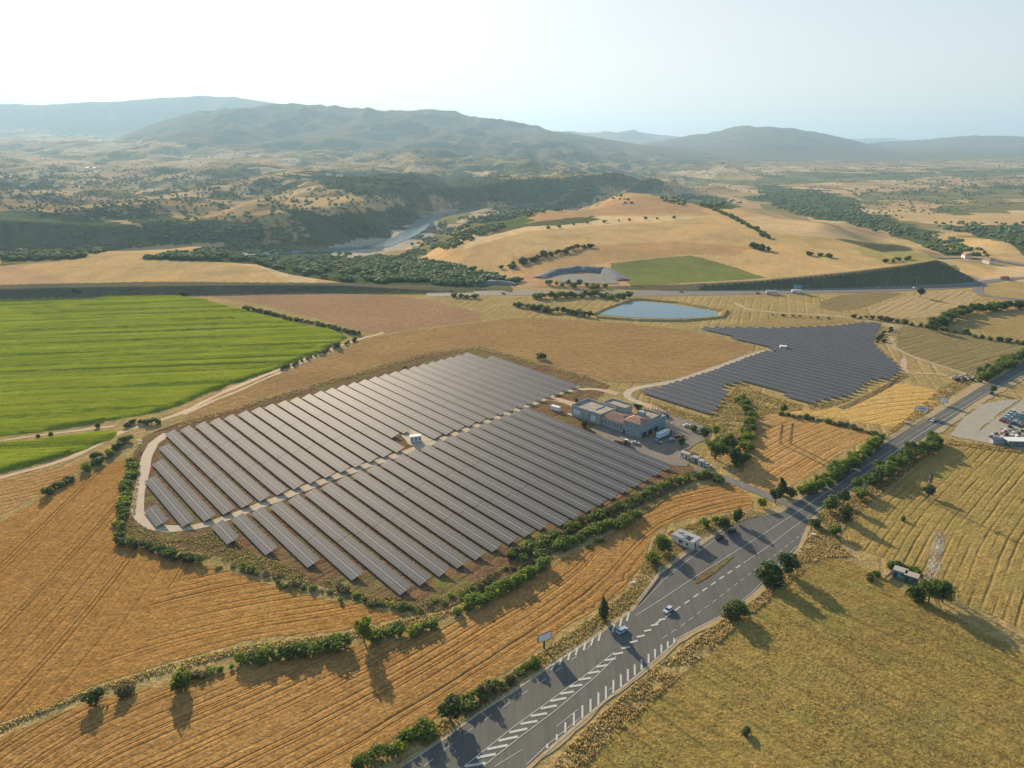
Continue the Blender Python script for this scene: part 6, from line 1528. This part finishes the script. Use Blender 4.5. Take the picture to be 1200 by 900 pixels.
lattice(1086, 586, 13, 1.6, .8, M_darkm, "dark lattice pole with white insulators behind the lone tree in the mown field", [(10.2, 2.0), (12.4, 1.6)], r=.06, rz=R(35))
lattice(914, 520, 11.0, 1.3, .7, M_rust, "left one of the pair of dark lattice poles in the orange field", [(10.2, .7)], r=.07, group="pair of lattice poles")
lattice(926, 520, 11.5, 1.3, .7, M_rust, "right one of the pair of dark lattice poles in the orange field", [(10.6, .7)], r=.07, group="pair of lattice poles")
def cable(pts, name, label):
    b = MB(); P = [Vector(p) for p in pts]
    for a, c in zip(P[:-1], P[1:]):
        pr = a
        for k in range(1, 17):
            f = k / 16; p = a.lerp(c, f); p.z -= 4 * f * (1 - f) * (a - c).length * .018; b.bar(pr, p, .035, 3); pr = p
    return tag(b.build(name, M_darkm), label, "power line", "power cables")
pA = Vector(at(1089, 690)); pB = Vector(at(926, 520)); pC = Vector(at(1086, 586)); pD = Vector((330, 190, 0)); pE = Vector((40, 470, 0))
up = lambda p, z, dx=0: (p.x + dx * .82, p.y - dx * .57, z)
for dx in (-2.4, 2.4):
    cable([up(pE, 14, dx), up(pB, 10.3, dx * .3), up(pC, 10.5, dx * .8), up(pD, 16, dx)], "power_cable", "thin cable hung between the lattice poles and the mown field" + (" on the road side" if dx < 0 else " on the field side"))
# lamp posts and gantry on the motorway
for k, x in enumerate([967, 1006, 1043, 1058, 1077, 1107, 1133]):
    X, Y, _ = at(x, 337.5 if x < 1090 else 335); t = empty("street_lamp", (X, Y + 6, 0), 0, "tall lamp post along the motorway in front of the dark cut slope", "street lamp", "lamp posts along the motorway")
    b = MB(); b.bar((0, 0, 0), (0, 0, 11), .13, 6, r2=.07); b.build("pole", M_steel, t); b = MB(); b.bar((0, 0, 10.9), (0, -2.0, 11.4), .06); b.build("arm", M_steel, t); part("lamp_head", M_wallW, t, ((0, -2.2, 11.4), (.35, .9, .16)))
X, Y, _ = at(934, 343); t = empty("gantry_sign", (X, Y, 0), R(-8), "blue motorway direction sign on two posts", "road sign")
part("post", M_steel, t, ((-3.6, 0, 3), (.3, .3, 6)), label="left post"); part("post", M_steel, t, ((3.6, 0, 3), (.3, .3, 6)))
part("sign_panel", flatmat("sign_blue", (.06, .28, .42), .4), t, ((0, -.1, 6.6), (9, .2, 3.2)))
# fences round the solar farm
def fence(line, label, step=3.0, h=1.9):
    P = densify(W(line), step, False)[:99]; o0 = P[0]; t = empty("wire_fence", (*o0, .02), 0, label, "fence", "wire fences of the solar farm")
    src = None
    for a in P:
        if src is None:
            b = MB(); b.bar((0, 0, 0), (0, 0, h), .06); src = b.build("post", M_conc, t); src.location = (a[0] - o0[0], a[1] - o0[1], 0)
        else:
            c = src.copy(); COL.objects.link(c); c.parent = t; c.location = (a[0] - o0[0], a[1] - o0[1], 0)
    b = MB()
    for a, c in zip(P[:-1], P[1:]):
        for z in (.3, .9, 1.5, h - .05): b.bar((a[0] - o0[0], a[1] - o0[1], z), (c[0] - o0[0], c[1] - o0[1], z), .018, 3)
    b.build("wire", M_steel, t)
fence([(190, 500), (280, 477), (380, 448), (500, 414), (560, 407.5)], "long wire fence along the upper left edge of the solar farm")
fence([(560, 407.5), (620, 423), (690, 442), (730, 449)], "wire fence along the upper right edge of the solar farm")
fence([(735, 449), (790, 446), (838, 430), (888, 407), (862, 400), (815, 388)], "wire fence between the tan field and the dark solar rows")
fence([(815, 385), (860, 382), (910, 383), (1000, 377), (1040, 378)], "wire fence along the far edge of the dark solar field")
fence([(148, 634), (250, 660), (350, 688), (450, 713), (510, 716)], "wire fence below the lower left panel rows")
fence([(510, 716), (600, 676), (700, 618), (790, 570)], "wire fence below the lower right panel rows")
# quarry spoil bank (grey)
def spoil(name, line, w, h, lab):
    P = densify([onground(*p)[:2] for p in line], 4, False); vs = []; n = len(P)
    for i, p in enumerate(P):
        p = Vector(p); a = Vector(P[max(i - 1, 0)]); c = Vector(P[min(i + 1, n - 1)]); d = (c - a).normalized(); nn = Vector((-d.y, d.x)); e_ = math.sin(math.pi * (i + .5) / n) ** .4
        for k in range(9):
            f = k / 8 - .5; q_ = p + nn * f * w; zz = h * e_ * (1 - (2 * f) ** 2) * (1 + .12 * random.uniform(-1, 1)); vs.append((q_.x, q_.y, gz(q_.x, q_.y) + zz - .3))
    fs = [(9 * i + k, 9 * i + k + 1, 9 * i + k + 10, 9 * i + k + 9) for i in range(n - 1) for k in range(8)]
    o_ = mesh_np(name, vs, fs, 4, M_quarry); return tag(o_, kind="structure")
spoil("spoil_heap", [(632, 326), (650, 320), (680, 317), (710, 319), (730, 329)], 22, 6, "")
_qp = [onground(x, y) for x, y in [(648, 325), (668, 322), (700, 322), (722, 328), (725, 333), (690, 333), (655, 331)]]
_b = MB(); _b.add([(p[0], p[1], gz(p[0], p[1]) + .6) for p in _qp], [tuple(range(7))]); tag(_b.build("quarry_floor", M_asph2), kind="structure")
spoil("spoil_heap", [(552, 334), (575, 332), (605, 334)], 16, 4, "")
# village houses far out on the plateau
HM = [M_wallW, M_white]; HT = [M_tileR, M_tileB]
for k, (x, y) in enumerate([(20, 206), (34, 209), (48, 206), (60, 212), (12, 213), (40, 215), (72, 208), (28, 219), (55, 204), (5, 203), (66, 219), (107, 199), (1132, 303), (1158, 309), (90, 214), (385, 206), (398, 207)]):
    p = onground(x, y)
    if p is None: continue
    lab = "tiny pale house with tiled roof in the far village on the left" if x < 300 else ("pale roadside house with low roof near the far motorway" if x > 1000 else "tiny pale farmhouse on the far plateau")
    t = empty("village_house", (p[0], p[1], p[2] - .5), random.uniform(0, 3), lab, "house", "far village houses" if x < 300 else ("far roadside houses" if x > 1000 else "far plateau farmhouses")); big = 1.8 if (x < 1000) else 1.1
    part("wall", random.choice(HM), t, ((0, 0, 2.5 * big), (11 * big, 8 * big, 5 * big))); hiproof("roof", random.choice(HT), t, -5.5 * big, 5.5 * big, -4 * big, 4 * big, 5 * big, 2.4 * big, 3 * big)
p = onground(107, 198); t = empty("long_farm_shed", (p[0], p[1], p[2]), R(-5), "long white shed roof shining on the far left plateau", "shed"); part("wall", M_wallW, t, ((0, 0, 3), (60, 18, 6))); part("roof", M_white, t, ((0, 0, 6.4), (62, 20, .8)))
